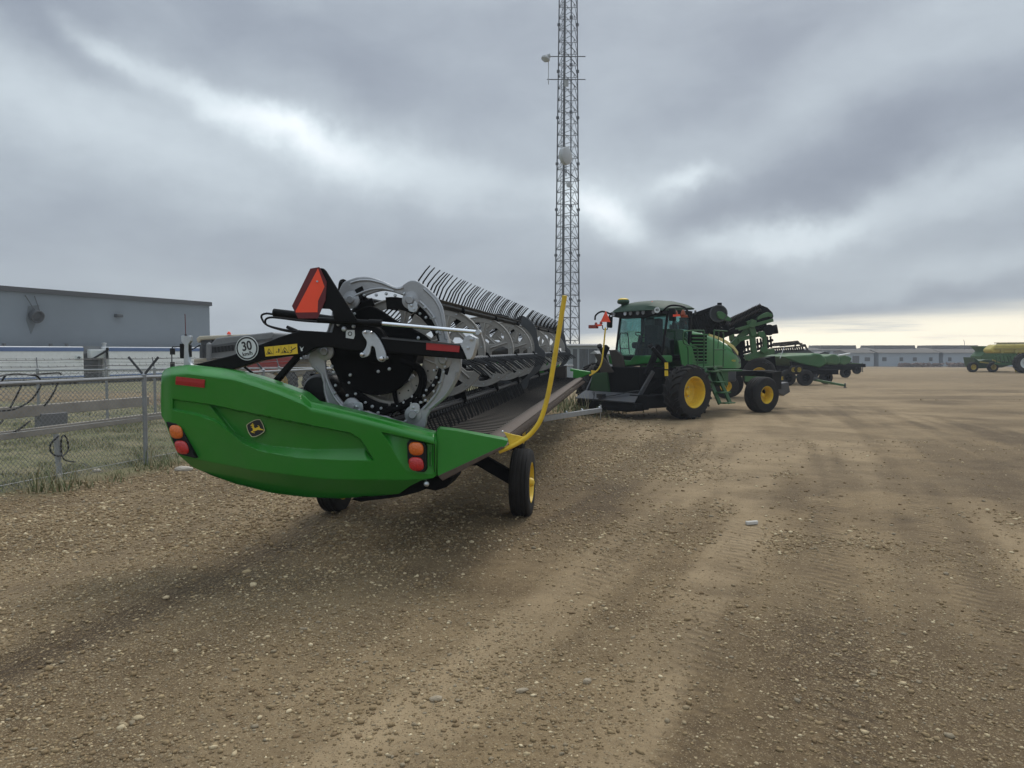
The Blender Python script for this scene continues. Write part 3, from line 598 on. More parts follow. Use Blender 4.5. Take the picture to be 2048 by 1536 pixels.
# wrapped-back rim
per = [i*(NY+1) for i in range(NX+1)] + [NX*(NY+1)+j for j in range(1, NY+1)] + [i*(NY+1)+NY for i in range(NX-1, -1, -1)] + [j for j in range(NY-1, 0, -1)]
b0 = len(mb.v); cc = sum((vs[k] for k in per), Vector())/len(per)
for k in per:
    p = Vector(vs[k]); tgt = cc + AN*(T0+0.10-cc.dot(AN)); q = p + AN*(T0+0.10-p.dot(AN)); q = q + (tgt-q)*0.012; mb.v.append(tuple(q))
n = len(per); mb.f += [(per[i], per[(i+1) % n], b0+(i+1) % n, b0+i) for i in range(n)]
shield = mb.build('end_shield', M['green'], hdr, smooth=28)
def sh(px, py, out=0.0):  # point on the shield surface
    yt, yb = ip(top_c, px), ip(bot_c, px)
    return HP(px, py, T0 - bulge(px, py, yt, yb) - out)
def patch(poly, out, th=0.004):  # flat plate laid on the shield (px polygon)
    cx = sum(p[0] for p in poly)/len(poly); cy = sum(p[1] for p in poly)/len(poly)
    b = [bulge(x, y, ip(top_c, x), ip(bot_c, x)) for x, y in poly]; t = T0 - max(b) - out
    return [HP(x, y, t) for x, y in poly]
mb = MB(); nst = 10; pts_t, pts_b = [], []
for k in range(nst+1):
    u = k/nst; x = 352+u*57.5; pts_t.append(sh(x, 753+u*6.5, 0.008)); pts_b.append(sh(x-1.2, 769+u*6.8, 0.008))
pts_m = [(a+b)/2-AN*.004 for a, b in zip(pts_t, pts_b)]; mb.band(pts_t, pts_m, AN*0.01, closed=False); mb.band(pts_m, pts_b, AN*0.01, closed=False); mb.build('reflector', M['red'], shield)
def lamp(bez, lens):
    mb = MB(); mb.prism(patch(bez, 0.004), AN*0.05); lp = mb.build('tail_lamp', M['plastic'], hdr, bevel=0.006, label=None)
    for (x0, y0, x1, y1, m_, nm, sk) in lens:
        cx, cy = (x0+x1)/2, (y0+y1)/2; ref = patch(bez, 0.006); t = ref[0].dot(AN)
        mb = MB(); rings = []
        for q in range(6):
            a_ = q/5*math.pi/2; k = math.cos(a_); rr = []
            for z in range(28):
                th = 2*math.pi*z/28; c_, s_ = math.cos(th), math.sin(th); sx_ = math.copysign(abs(c_)**0.75, c_); sy_ = math.copysign(abs(s_)**0.75, s_)
                X_ = cx + (x1-x0)/2*sx_*max(k, .02) + sk*(cy + (y1-y0)/2*sy_*max(k, .02) - cy); rr.append(HP(X_, cy + (y1-y0)/2*sy_*max(k, .02), t - 0.022*math.sin(a_)))
            rings.append(rr)
        vv = [p for r_ in rings for p in r_]; ff = [(a*28+b, a*28+(b+1) % 28, (a+1)*28+(b+1) % 28, (a+1)*28+b) for a in range(5) for b in range(28)] + [tuple(5*28+b for b in range(28))]
        mb.add(vv, ff).build(nm, M[m_], lp, smooth=60)
    return lp
lamp([(819, 879.5), (838, 882), (848, 886), (852, 894), (852.5, 938), (848, 944.5), (834, 944), (822, 938), (815, 926), (813.5, 886)],
     [(817.5, 884, 847, 911, 'amber', 'amber_lens', 0.10), (817.5, 914, 847.5, 942, 'redlens', 'red_lens', 0.12)])
lamp([(331, 843.5), (352, 847), (362, 857), (368, 867), (391, 917), (357, 909), (345, 882)],
     [(339, 850, 365.5, 877.5, 'amber', 'amber_lens', 0.18), (350, 881, 377, 908.5, 'redlens', 'red_lens', 0.28)])
# --- emblem: black field, pale border, leaping deer
EM = lambda x, y: (470 + x/21.944, 820 + y/21.944)
def smoothpoly(pts, n=6):
    out = []; m = len(pts)
    for i in range(m):
        p0, p1, p2, p3 = [np.array(pts[(i+k) % m], float) for k in (-1, 0, 1, 2)]
        for k in range(n):
            t = k/n; out.append(tuple(0.5*((2*p1)+(-p0+p2)*t+(2*p0-5*p1+4*p2-p3)*t*t+(-p0+3*p1-3*p2+p3)*t**3)))
    return out
eo = [(500, 680), (560, 600), (780, 470), (940, 415), (1080, 410), (1130, 450), (1240, 660), (1300, 860), (1300, 920), (1220, 1010), (1040, 1120), (880, 1180), (760, 1190), (710, 1165), (600, 1020), (530, 840)]
cxy = (905, 800)
ein = [(cxy[0]+(x-cxy[0])*0.925, cxy[1]+(y-cxy[1])*0.925) for x, y in eo]
te = T0 - max(bulge(x, y, ip(top_c, x), ip(bot_c, x)) for x, y in [EM(*p) for p in eo]) - 0.004
emb = MB().prism([HP(*EM(*p), te) for p in smoothpoly(eo, 3)], AN*0.008).build('emblem', M['ink'], hdr)
MB().band([HP(*EM(*p), te-0.0012) for p in smoothpoly(eo, 3)], [HP(*EM(*p), te-0.0012) for p in smoothpoly(ein, 3)], AN*0.001).build('emblem_border', mat('pale_yellow', (0.5, 0.52, 0.30), 0.5), emb)
deer = [(700, 770), (745, 730), (765, 720), (770, 690), (690, 710), (670, 690), (740, 645), (700, 640), (715, 615), (775, 650), (745, 570), (785, 580), (800, 640), (810, 650), (850, 650), (815, 680), (835, 760), (880, 800), (1000, 750), (1030, 740), (1040, 715), (980, 685), (1000, 670), (1070, 710), (1075, 760), (1130, 820), (1230, 850), (1240, 870), (1280, 910), (1210, 885), (1060, 880), (1000, 870), (920, 910), (860, 935), (800, 940), (770, 970), (880, 1000), (870, 1015), (780, 1000), (690, 965), (700, 945), (780, 905), (790, 870), (765, 780), (740, 765)]
MB().prism([HP(*EM(*p), te-0.0012) for p in deer], AN*0.001).build('deer_figure', M['decal_y'], emb, smooth=0)
# --- shield latch slot + lower bracket
mb = MB(); mb.tube([sh(863, 905, .002), sh(860, 905, .002), sh(860, 932, .002), sh(864, 932, .002)], 0.003, 5); mb.build('latch', M['plastic'], shield)
mb = MB(); mb.dome(HP(853, 968, 5.45), 0.022, -AN); mb.tube([HP(853, 968, 5.5), HP(848, 955, 5.7)], 0.012); mb.build('tow_ball', M['galv'], hdr)
mb = MB(); mb.prism([HP(*p, 5.62) for p in ((838, 958), (900, 950), (905, 958), (892, 975), (870, 982), (852, 978), (835, 985), (800, 994), (720, 1004), (700, 999))], AN*0.35); mb.build('bottom_skid', M['flat'], hdr, bevel=0.01)
mb = MB(); pts_ = [sh(869, 872 + k*9, -.001) for k in range(9)]; mb.tube(pts_, .0035, 5); pts_ = [sh(330 + k*1.3, 757 + k*5, -.001) for k in range(4)]
mb.build('panel_seam', M['plastic'], shield)
# --- crop divider (nose)
OUT = [(874, 862), (880, 857.5), (910, 861), (1006, 879), (1016, 882), (1013, 890), (1003, 897), (963, 914), (880, 953), (875, 951)]
mb = MB(); a_ = [HP(x, y, 5.47) for x, y in OUT]
b_ = [HP(x, y, 5.47 + 0.38*(1-0.80*max(0, (x-874)/142))) for x, y in OUT]; k = len(OUT)
b_ = [p + UP*(0.02 if OUT[i][1] < 885 else 0.05) for i, p in enumerate(b_)]
mb.add(a_ + b_, [tuple(range(k)), tuple(range(2*k-1, k-1, -1))] + [((i+1) % k, i, k+i, k+(i+1) % k) for i in range(k)])
div = mb.build('divider', M['green'], hdr, bevel=0.012, smooth=30)
mb = MB(); mb.prism([HP(x, y, 5.455) for x, y in ((876, 952), (1003, 893), (1008, 896), (885, 962))], AN*0.3); mb.build('worn_edge', M['rust'], div, bevel=0.004)
def spl(pts, n=6):
    out = []; m = len(pts)
    for i in range(m-1):
        p0, p1, p2, p3 = Vector(pts[max(i-1, 0)]), Vector(pts[i]), Vector(pts[i+1]), Vector(pts[min(i+2, m-1)])
        for k in range(n):
            t = k/n; out.append(0.5*((2*p1)+(-p0+p2)*t+(2*p0-5*p1+4*p2-p3)*t*t+(-p0+3*p1-3*p2+p3)*t**3))
    return out + [Vector(pts[-1])]
mb = MB(); mb.tube(spl([HP(x, y, t) for x, y, t in ((998, 903, 5.5), (1022, 893, 5.5), (1046, 880, 5.5), (1064, 865, 5.5), (1080, 842, 5.49), (1091, 810, 5.48), (1101, 765, 5.46), (1115, 680, 5.42), (1129.5, 591, 5.38))]), 0.0185, 12)
rod = mb.build('divider_rod', M['yellow'], hdr)
mb = MB(); mb.prism([HP(x, y, 5.5) for x, y in ((1007.5, 864), (1022, 868), (1036, 871), (1048, 874), (1030, 884), (1017.5, 891), (1016.5, 880), (1013, 873))], AN*0.012); mb.build('gusset', M['yellow'], rod, bevel=0.003)
MB().dome(HP(1005, 863, 5.49), 0.008, -AN).build('bolt', M['steel'], rod)
# --- cutterbar, deck
CB0, CB1 = 5.86, 18.75
def along(p, t): return p + AX*((t - p.dot(AN))/AX.dot(AN))
def strip(mb, near, t0, t1, off):   # px quad at t0 swept to t1
    a = [HP(x, y, t0) for x, y in near]; b = [along(p, t1) for p in a]; k = len(a)
    mb.add(a+b, [tuple(range(k)), tuple(range(2*k-1, k-1, -1))] + [((i+1) % k, i, k+i, k+(i+1) % k) for i in range(k)])
ZC = 0.97  # cutterbar height
cs = [(-1.0, ZC-.01), (-1.0, ZC-0.05), (-1.06, ZC-0.085), (-1.14, ZC-0.085), (-1.14, ZC-0.01), (-1.07, ZC+0.012)]
mb = MB(); a = [HL(s_, CB0, z_) for s_, z_ in cs]; b = [along(p, CB1) for p in a]; k = len(a)
mb.add(a+b, [tuple(range(k)), tuple(range(2*k-1, k-1, -1))] + [((i+1) % k, i, k+i, k+(i+1) % k) for i in range(k)])
cut = mb.build('cutterbar', M['rust'], hdr)
mb = MB(); t = CB0+0.05
while t < CB1:   # knife guards in one comb
    mb.prism([HL(-1.0, t, ZC-0.02), HL(-1.0, t+0.03, ZC-0.02), HL(-0.93, t+0.018, ZC-0.04), HL(-0.93, t+0.012, ZC-0.04)], (0, 0, -0.018)); t += 0.0762
mb.build('knife_guards', M['rust'], cut, smooth=0, kind='stuff')
mb = MB(); a = [HL(-1.145, CB0+.02, ZC-0.02), HL(-1.95, CB0+.02, ZC+0.03), HL(-1.95, CB0+.02, ZC-0.04), HL(-1.145, CB0+.02, ZC-0.07)]; b = [along(p, CB1) for p in a]
mb.add(a+b, [(0,1,2,3), (7,6,5,4), (1,0,4,5), (2,1,5,6), (3,2,6,7), (0,3,7,4)]); deck = mb.build('draper_belt', M['belt'], hdr)
mb = MB(); t = CB0+0.08
while t < CB1:
    p, q = along(HL(-1.16, CB0, ZC-0.004), t), along(HL(-1.92, CB0, ZC+0.043), t); mb.beam(p, q, 0.030, 0.005); t += 0.13
mb.build('belt_slats', M['flat'], deck, smooth=0)
# rear frame: black beam, back wall, drape rollers
mb = MB()
for (s_, z_, w_, h_) in ((-2.0, 1.02, 0.12, 0.16), (-2.75, 1.25, 0.22, 0.25), (-2.7, 0.85, 0.2, 0.2)):
    a = HL(s_, CB0+.1, z_); mb.beam(a, along(a, CB1), w_, h_)
for t in np.arange(CB0+.4, CB1, 1.55): mb.beam(HL(-2.7, t, 0.85+.004*(t-5.8)), HL(-1.1, t, 0.86+.004*(t-5.8)), 0.08, 0.12); mb.beam(HL(-2.75, t, 0.8), HL(-2.75, t, 1.5), 0.07, 0.1)
mb.build('main_frame', M['flat'], hdr, bevel=0.006)
mb = MB()   # rounded end of rear drum seen between shield and ring
mb.lathe([(0.001, 0), (0.12, 0.01), (0.145, 0.05), (0.145, 2.4)], HP(633, 783, 5.75), AX, 28); mb.lathe([(0.001, 0), (0.06, 0.0), (0.07, 0.03), (0.07, 0.5)], HP(600, 795, 5.7), AX, 20)
mb.build('drive_drum', M['plastic'], hdr)
# --- reel
TR = 5.75; RC = HP(776, 708, TR); SC = (HP(777, 708, TR)-HP(776, 708, TR)).length
def RP(t, r_, th):   # reel polar point at distance t along the header; r_ metres, th degrees (0 = forward, 90 = up)
    c_ = along(RC, t); a_ = R(th); return c_ + BX*(r_*math.cos(a_)) + UP*(r_*math.sin(a_))
OUTR = [(130,155),(123,165.5),(111.6,160),(104.8,154),(94,140),(86,131),(81.5,128.6),(77.5,133),(74.9,141.7),(71.7,148.6),(67.3,151.4),(61.2,149.5),(54,147),(47.8,145),(40,140),(32,131),(24.3,124),(10.4,121),(5,128),(1,140),(-3.9,144.6),(-12,146),(-19.7,145),(-28,143),(-36.6,141),(-45,137),(-52,136),(-57.9,143),(-60.9,154),(-65,162),(-69.3,163),(-77,154),(-84,141),(-92,134),(-102,130),(-108,134),(-115,148),(-122,160),(-130,162),(-142,160),(-150,152),(-157,143),(-164,142),(-170,157),(-177,164),(-182,158),(-187,147),(-194,134),(-201,130),(-210,133),(-218,142),(-226,152)]
INR = [(127.8,121),(110,120.5),(94.7,122),(74.4,115.6),(54.5,110.5),(37.8,108),(24,106),(12,103.6),(-4.5,99.7),(-14.6,108.6),(-33.5,116.6),(-56,122),(-64.8,127),(-77,134),(-92,120),(-110,118),(-129,133),(-148,131.8),(-159,131.8),(-171,129.6),(-190,121),(-210,120)]
def prad(tab, th):
    xs_ = [a for a, r_ in tab][::-1]; ys_ = [r_ for a, r_ in tab][::-1]; xs_ = np.array(xs_, float); ys_ = np.array(ys_, float)
    lo = xs_[0]
    while th < lo: th += 360
    while th >= lo+360: th -= 360
    return float(np.interp(th, np.append(xs_, xs_[0]+360), np.append(ys_, ys_[0])))*SC
def cam_ring(t, th=0.035, m_=None, k=1.0, nm='cam_ring', full=True):
    mb = MB(); O_, I_ = [], []
    for i in range(180):
        a_ = i*2; O_.append(RP(t, prad(OUTR, a_)*k, a_)); I_.append(RP(t, prad(INR, a_)*k, a_))
    mb.band(O_, I_, AX*th); return mb.build(nm, m_ or M['silver'], hdr, bevel=0.008 if full else 0, smooth=50)
ring = cam_ring(TR)
# raised ribs on the near ring
mb = MB()
def rib(a0, a1, f0, f1, w_=0.011):
    pts = []
    for i in range(25):
        a_ = a0+(a1-a0)*i/24; ro, ri = prad(OUTR, a_), prad(INR, a_); f_ = f0+(f1-f0)*i/24; pts.append(RP(TR-0.002, ri+(ro-ri)*f_, a_))
    mb.tube(pts, w_, 6)
for q in ((118, 76, .82, .7), (122, 84, .2, .22), (60, 14, .84, .8), (58, 20, .2, .25), (-14, -52, .85, .8), (-16, -56, .15, .25), (-142, -170, .82, .8), (-128, -160, .2, .2), (-90, -118, .8, .7), (-190, -214, .8, .75)): rib(*q)
mb.build('ring_rib', M['silver'], ring)
BATS = [(125, .567), (66, .50), (-6, .49), (-67, .56), (-126, .56), (178, .565)]
mb = MB()
for th, r_ in BATS:
    p = RP(TR-0.001, r_-0.02, th); mb.lathe([(0.075, 0.012), (0.072, -0.004), (0.05, -0.008), (0.036, -0.012), (0.034, -0.028), (0.028, -0.034), (0.001, -0.034)], p, AX, 24)
mb.build('bat_pivot', M['silver'], ring)
mb = MB(); mc = MB()
for th, r_, big in [(112, .53, 0), (101, .50, 0), (91, .50, 0), (50, .50, 0), (37, .50, 0), (23, .46, 0), (12, .45, 0), (-17, .50, 1), (-12, .50, 1), (-28, .50, 0), (-38, .50, 0), (-50, .50, 0), (-55, .49, 0), (-145, .57, 0), (-150, .53, 0), (-168, .50, 0), (74, .52, 0), (82, .49, 0), (-75, .58, 0), (-100, .5, 0)]:
    mb.lathe([(0.013, 0.0), (0.013, -0.012), (0.008, -0.018), (0.001, -0.018)], RP(TR-0.003, r_*0.985, th), AX, 8)
mb.build('ring_bolt', M['galv'], ring)
for th0, th1, ri, ro in ((111, 118, .50, .60), (-10, -19, .49, .53)):
    O_ = [RP(TR-0.004, ro, th0+(th1-th0)*i/6) for i in range(7)]; I_ = [RP(TR-0.004, ri, th0+(th1-th0)*i/6) for i in range(7)]; mc.band(O_, I_, AX*0.01, closed=False)
mc.build('wear_plate', M['black'], ring, bevel=0.004)
# zinc clamp plates on the ring
for (px_, py_) in ((825, 613), (715.5, 815), (829, 817)):
    mb = MB(); q = [(-9, -8), (0, -11), (8, -8), (10, 3), (7, 10), (-2, 11), (-9, 6)]
    mb.prism([HP(px_+x, py_+y, TR-0.018) for x, y in smoothpoly(q, 3)], AX*0.016); cl = mb.build('clamp_plate', M['galv'], hdr, bevel=0.003)
    mb = MB(); mb.lathe([(0.012, 0), (0.012, -0.014), (0.001, -0.018)], HP(px_-2, py_-2, TR-0.018), AX, 8); mb.lathe([(0.009, 0), (0.009, -0.012), (0.001, -0.014)], HP(px_+3, py_+5, TR-0.018), AX, 8); mb.build('bolt', M['galv'], cl)
# ear at top left of the ring
mb = MB(); mb.prism([HP(x, y, TR+0.02) for x, y in smoothpoly([(676, 572), (679, 561), (687, 558), (693, 564), (700, 576), (690, 590), (676, 590)], 4)], AX*0.03)
mb.lathe([(0.02, 0), (0.02, -0.012), (0.012, -0.016), (0.001, -0.016)], HP(683, 567, TR+0.02), AX, 16); mb.build('ring_ear', M['black'], ring, bevel=0.004)
# black arc plates with bolts behind the ring
mb = MB()
def arcp(a0, a1, r0, r1, t, th=0.02):
    n = max(6, int(abs(a1-a0)/5)); O_ = [RP(t, r1, a0+(a1-a0)*i/n) for i in range(n+1)]; I_ = [RP(t, r0, a0+(a1-a0)*i/n) for i in range(n+1)]; mb.band(O_, I_, AX*th, closed=False)
arcp(96, 62, .375, .475, TR+.09); arcp(58, 22, .39, .47, TR+.09); arcp(48, -8, .42, .46, TR+.06); arcp(-12, -50, .425, .465, TR+.07); arcp(-55, -92, .415, .47, TR+.10); arcp(-95, -150, .42, .52, TR+.09)
arcp(-150, -190, .44, .52, TR+.10); arcp(160, 110, .43, .50, TR+.10)
mb.build('arc_plate', M['black'], ring, bevel=0.004)
mb = MB(); arcp(8, -84, .27, .455, TR+.125, .01); arcp(-86, -128, .40, .50, TR+.125, .01); arcp(60, 30, .28, .385, TR+.125, .01); arcp(-132, -160, .40, .50, TR+.125, .01); mb.build('inner_plate', M['disc'], ring, bevel=.003)
mb = MB()
for k in range(34):
    th = -2 - k*4.6; mb.lathe([(.0075, 0), (.0075, -.002), (.001, -.002)], RP(TR+.124, (.435, .40, .335)[k % 3] if th > -84 else .485, th), AX, 8)
mb.build('plate_hole', M['ink'], ring)
mb = MB()
for th in (-10, -34, -58): mb.tube([RP(TR+.12, .285, th), RP(TR+.12, .43, th-3)], .008, 6)
mb.build('plate_rib', M['disc'], ring)
mb = MB()
for th, r_ in [(72, .43), (64, .40), (60, .44), (52, .42), (44, .43), (30, .43), (40, .46), (-15, .42), (-26, .44), (-35, .45), (-44, .43), (-50, .45), (-58, .42), (-66, .44), (-74, .42), (-82, .44), (-100, .46), (-118, .46), (-132, .45), (-146, .43), (145, .45), (132, .45), (-62, .40), (-20, .40)]:
    mb.lathe([(0.012, 0.0), (0.012, -0.011), (0.007, -0.016), (0.001, -0.016)], RP(TR+0.055, r_, th), AX, 8)
mb.build('plate_bolt', M['galv'], ring)
# black cam drum that hides the centre
mb = MB(); c_ = HP(752, 704, TR+.10)
mb.lathe([(0.28, 0.14), (0.295, 0.05), (0.285, 0.0), (0.26, -0.015), (0.25, 0.01), (0.14, 0.01), (0.13, -0.03), (0.09, -0.045), (0.085, -0.06), (0.001, -0.06)], c_, AX, 48)
drum = mb.build('cam_drum', M['flat'], hdr)
mb = MB(); mb.prism([HP(x, y, TR+.045) for x, y in smoothpoly([(650, 668), (690, 636), (740, 612), (790, 640), (850, 672), (860, 690), (836, 705), (820, 750), (790, 782), (740, 790), (688, 766), (662, 728)], 4)], AX*0.05); mb.build('drum_cover', M['flat'], drum, bevel=0.01)
mb = MB()
for (x, y) in ((701, 750), (779, 738), (757, 743), (668, 745), (774.5, 716), (745, 832-19), (695, 791), (837, 676)): mb.lathe([(0.014, 0.0), (0.014, -0.012), (0.008, -0.018), (0.001, -0.018)], HP(x, y, TR+.04), AX, 8)
mb.build('cover_bolt', M['galv'], drum)
# support arms: two curved black arms seen lower right
mb = MB(); mb.tube(spl([HP(x, y, TR+.07) for x, y in ((800, 720), (835, 735), (846, 760), (838, 786), (820, 804), (795, 815), (760, 825))]), 0.034, 10); mb.tube(spl([HP(x, y, TR+.10) for x, y in ((790, 750), (788, 780), (795, 810), (806, 826))]), 0.02, 8); mb.build('drive_arm', M['flat'], drum)
# reel discs (pressed steel wheels)
def reel_disc(t, par, rr=0.47):
    mb = MB(); n = 48; f = lambda r_, dz: [RP(t+dz, r_, 360*i/n) for i in range(n)]
    mb.band(f(rr, 0), f(rr-0.075, 0), AX*0.02); mb.band(f(rr+0.004, -.012), f(rr-0.012, -.012), AX*0.045)
    mb.band(f(0.17, 0.01), f(0.07, 0.01), AX*0.02)
    for i in range(6):
        a_ = i*60+18; P_ = [(0.16, -20), (0.24, -8), (0.33, -6), (0.405, -13), (0.405, 13), (0.33, 6), (0.24, 8), (0.16, 20)]
        mb.prism([RP(t+.004, r_, a_+d) for r_, d in P_], AX*0.014)
        mb.tube([RP(t-0.002, 0.16, a_), RP(t-0.002, 0.40, a_)], 0.012, 6)
    d = mb.build('reel_disc', M['disc'], par, smooth=30, bevel=0.004)
    mb = MB()
    for i in range(12): mb.lathe([(0.009, 0.0), (0.009, -0.009), (0.001, -0.011)], RP(t-.002, rr-0.035, i*30+8), AX, 6)
    mb.build('disc_bolt', M['galv'], d)
for t in (6.0, 7.55, 9.6, 11.6, 12.75, 14.6, 16.6, 18.4): reel_disc(t, hdr)
mb = MB(); mb.tube([RP(5.9, 0, 0), RP(18.6, 0, 0)], 0.10, 20); mb.build('reel_tube', M['black'], hdr)
cam_ring(12.25, 0.03, M['dgrey'], 1.0, full=False); cam_ring(18.6, 0.03, M['dgrey'], 0.98, full=False)
# bats: tube + shield plate + brackets + tines
GAP = (12.05, 12.5)
TIP = [215, 57, -30, -76, -110, -196]     # pointing direction of the tines on each bat
rest = MB(); cand = []
for (th, r_), td in zip(BATS, TIP):
    mb = MB()
    for t0, t1 in ((TR+.06, GAP[0]), (GAP[1], 18.6)):
        mb.tube([RP(t0, r_, th), RP(t1, r_, th)], 0.022, 10)
        # shield plate behind the tine roots
        d = BX*math.cos(R(td)) + UP*math.sin(R(td)); nrm = AX.cross(d)
        a = RP(t0+.05, r_, th) - d*0.035; b = along(a, t1); mb.hexa([a-nrm*.008, a+nrm*.008, a+nrm*.008+d*.085, a-nrm*.008+d*.085, b-nrm*.008, b+nrm*.008, b+nrm*.008+d*.085, b-nrm*.008+d*.085])
    bat = mb.build('reel_bat', M['plastic'] if th != -6 else M['dgrey'], hdr)
    mb = MB()
    for t in (6.02, 7.57, 9.62, 11.62, 12.77, 14.62, 16.62, 18.42):
        c0 = RP(t, r_, th); i0 = RP(t, 0.42, th+11); i1 = RP(t, 0.42, th-13); o1 = c0 + (BX*math.cos(R(th-70))+UP*math.sin(R(th-70)))*0.045
        mb.prism([i0, c0 + (BX*math.cos(R(th+80))+UP*math.sin(R(th+80)))*0.05, RP(t, r_+0.045, th), o1, i1], AX*0.014)
    mb.build('bat_bracket', M['black'], bat, bevel=0.004)
    t = TR+0.13 if th != 66 else TR+0.05
    while t < 18.55:
        if not (GAP[0]-.03 < t < GAP[1]+.03): cand.append((t, th, r_, td, bat))
        t += 0.135 if th != -67 else 0.11
def tine(mb, t, th, r_, td):
    p = RP(t, r_, th); j = math.sin(t*37.7+th)*2.5; td = td + j
    dr = lambda a_: BX*math.cos(R(a_)) + UP*math.sin(R(a_))
    k = {-67: 1.3, 66: 1.12, -6: 1.12}.get(th, 1.0); p0 = p - dr(td)*0.03; p1 = p + dr(td+16)*0.06*k; p2 = p1 + dr(td+10)*0.08*k; p3 = p2 + dr(td-6)*0.08*k; p4 = p3 + dr(td-12)*0.055*k
    mb.tube([p0, p1, p2, p3, p4], [0.011, 0.0085, 0.0075, 0.0062, 0.005], 5)
cand.sort(key=lambda c: c[0] + (0 if c[1] in (66, -6, -67) else 6))
for i, (t, th, r_, td, bat) in enumerate(cand):
    if i < 100: mb = MB(); tine(mb, t, th, r_, td); mb.build('tine', M['plastic'], bat)
    else: tine(rest, t, th, r_, td)
rest.build('reel_tines', M['plastic'], hdr, kind='stuff')
# --- reel lift arm with decals
armp = [(380, 733), (389, 729), (462, 711), (528, 686), (560, 673.5), (600, 660.5), (640, 663), (664, 665), (668, 645), (680, 636), (712, 640), (745, 648), (762, 660), (770, 674), (845, 680.5), (920, 688.5), (933, 719), (860, 713), (800, 708), (776, 706), (700, 701), (655, 694), (630, 696), (606, 711), (578, 712), (523, 721), (462, 740), (430, 741)]
mb = MB(); mb.prism([HP(x, y, 5.58) for x, y in armp], AX*0.085); arm = mb.build('reel_arm', M['black'], hdr, bevel=0.008)
mb = MB(); mb.beam(HP(764, 676, 5.575), HP(921, 690, 5.575), 0.02, 0.012); mb.build('beam_flange', M['dgrey'], arm)
tA = 5.572
mb = MB(); cc_ = HP(494.5, 696.5, tA); mb.lathe([(0.001, 0), (0.0995, 0), (0.0995, 0.004), (0.001, 0.004)], cc_, -AN, 56); sg = mb.build('speed_sign', M['white'], hdr, label='white round speed sign reading 30 km/h')
mb = MB(); mb.lathe([(0.093, 0.0042), (0.093, 0.0052), (0.081, 0.0052), (0.081, 0.0042), (0.093, 0.0042)], cc_, -AN, 56); mb.build('sign_ring', M['ink'], sg)
xr = BX*math.cos(R(10)) + UP*math.sin(R(10)); yr = UP*math.cos(R(10)) - BX*math.sin(R(10))
text('sign_number', '30', 0.105, frame(cc_ + UP*0.016 - AN*0.0052 - BX*0.002, xr, yr), M['ink'], sg, bold=0.0022, sx=0.86)
text('sign_unit', 'km/h', 0.045, frame(cc_ - UP*0.045 - AN*0.0052 + BX*0.004, xr, yr), M['ink'], sg, bold=0.0006)
dc = MB().prism([HP(x, y, tA) for x, y in ((528.5, 694), (594, 687.5), (595.5, 707.5), (531, 713))], AX*0.004).build('warning_decal', M['decal_y'], hdr, label='yellow warning decal with black pictograms')
W2 = lambda x, y: HP(460 + x/7.877, 660 + y/7.877, tA-0.0015)
mb = MB()
for tri in (((570, 385), (612, 290), (672, 378)), ((812, 365), (858, 268), (926, 358))):
    c0 = (sum(p[0] for p in tri)/3, sum(p[1] for p in tri)/3); inn = [(c0[0]+(x-c0[0])*.78, c0[1]+(y-c0[1])*.78) for x, y in tri]
    mb.band([W2(*p) for p in tri], [W2(*p) for p in inn], AX*0.001); mb.prism([W2(c0[0]-22, c0[1]+22), W2(c0[0]-8, c0[1]-18), W2(c0[0]+6, c0[1]), W2(c0[0]+24, c0[1]+20)], AX*0.001)
for q in (((722, 345), (745, 335), (748, 350), (724, 355)), ((758, 300), (768, 288), (780, 298), (778, 330), (772, 358), (762, 358)), ((678, 258), (681, 258), (684, 392), (681, 392)), ((800, 250), (803, 250), (806, 384), (803, 384)), ((925, 242), (928, 242), (931, 374), (928, 374)), ((950, 320), (1040, 268), (1042, 280), (960, 335)), ((945, 362), (975, 330), (982, 336), (955, 368)), ((958, 262), (966, 256), (972, 292), (964, 292))):
    mb.prism([W2(*p) for p in q], AX*0.001)
mb.build('pictogram', M['ink'], dc, smooth=0)
MB().prism([W2(x, y) for x, y in ((1100, 255), (1125, 290), (1165, 260), (1140, 300), (1145, 330), (1120, 335), (1112, 300))], AX*0.001).build('paint_chip', M['white'], arm, smooth=0)
d2 = MB().prism([HP(x, y, tA) for x, y in ((694, 660), (709, 660), (709.5, 671), (707, 678), (691.5, 675.5), (692, 663))], AX*0.003).build('lift_point_decal', M['white'], hdr)
MB().lathe([(0.018, 0), (0.018, 0.001), (0.012, 0.001), (0.012, 0), (0.018, 0)], HP(700, 667.5, tA-.002), -AX, 20).build('decal_ring', M['ink'], d2)
MB().prism([HP(x, y, tA) for x, y in ((852.5, 685), (920, 689), (918, 704.5), (852.5, 699.5))], AX*0.004).build('reflector', M['red'], arm)
wing = smoothpoly([(724, 664), (733, 660), (748, 666), (761, 683), (771, 706), (771, 719), (763, 724), (754, 718), (750.5, 700), (747, 693), (742.5, 693), (740.5, 703), (736, 712), (723, 715), (719, 707), (727, 702), (732.5, 692), (733, 682), (727, 673)], 3)
mb = MB(); mb.prism([HP(x, y, 5.545) for x, y in wing], AX*0.02); wg = mb.build('latch_plate', M['galv'], hdr, bevel=0.003)
mb = MB()
for (x, y, r_) in ((726, 708.5, .020), (764.5, 717, .022), (731.5, 664.5, .013), (744, 665, .012)): mb.lathe([(r_, 0.0), (r_, -0.02), (r_*.7, -0.03), (0.001, -0.033)], HP(x, y, 5.545), AX, 12)
mb.build('latch_bolt', M['steel'], wg)
mb = MB()
for (x, y, r_) in ((677.5, 649.5, .013), (689, 658, .021), (708, 653, .015), (604, 717, .012), (614, 712, .008)): mb.lathe([(r_, 0.0), (r_, -0.015), (r_*.7, -0.022), (0.001, -0.024)], HP(x, y, 5.578), AX, 10)
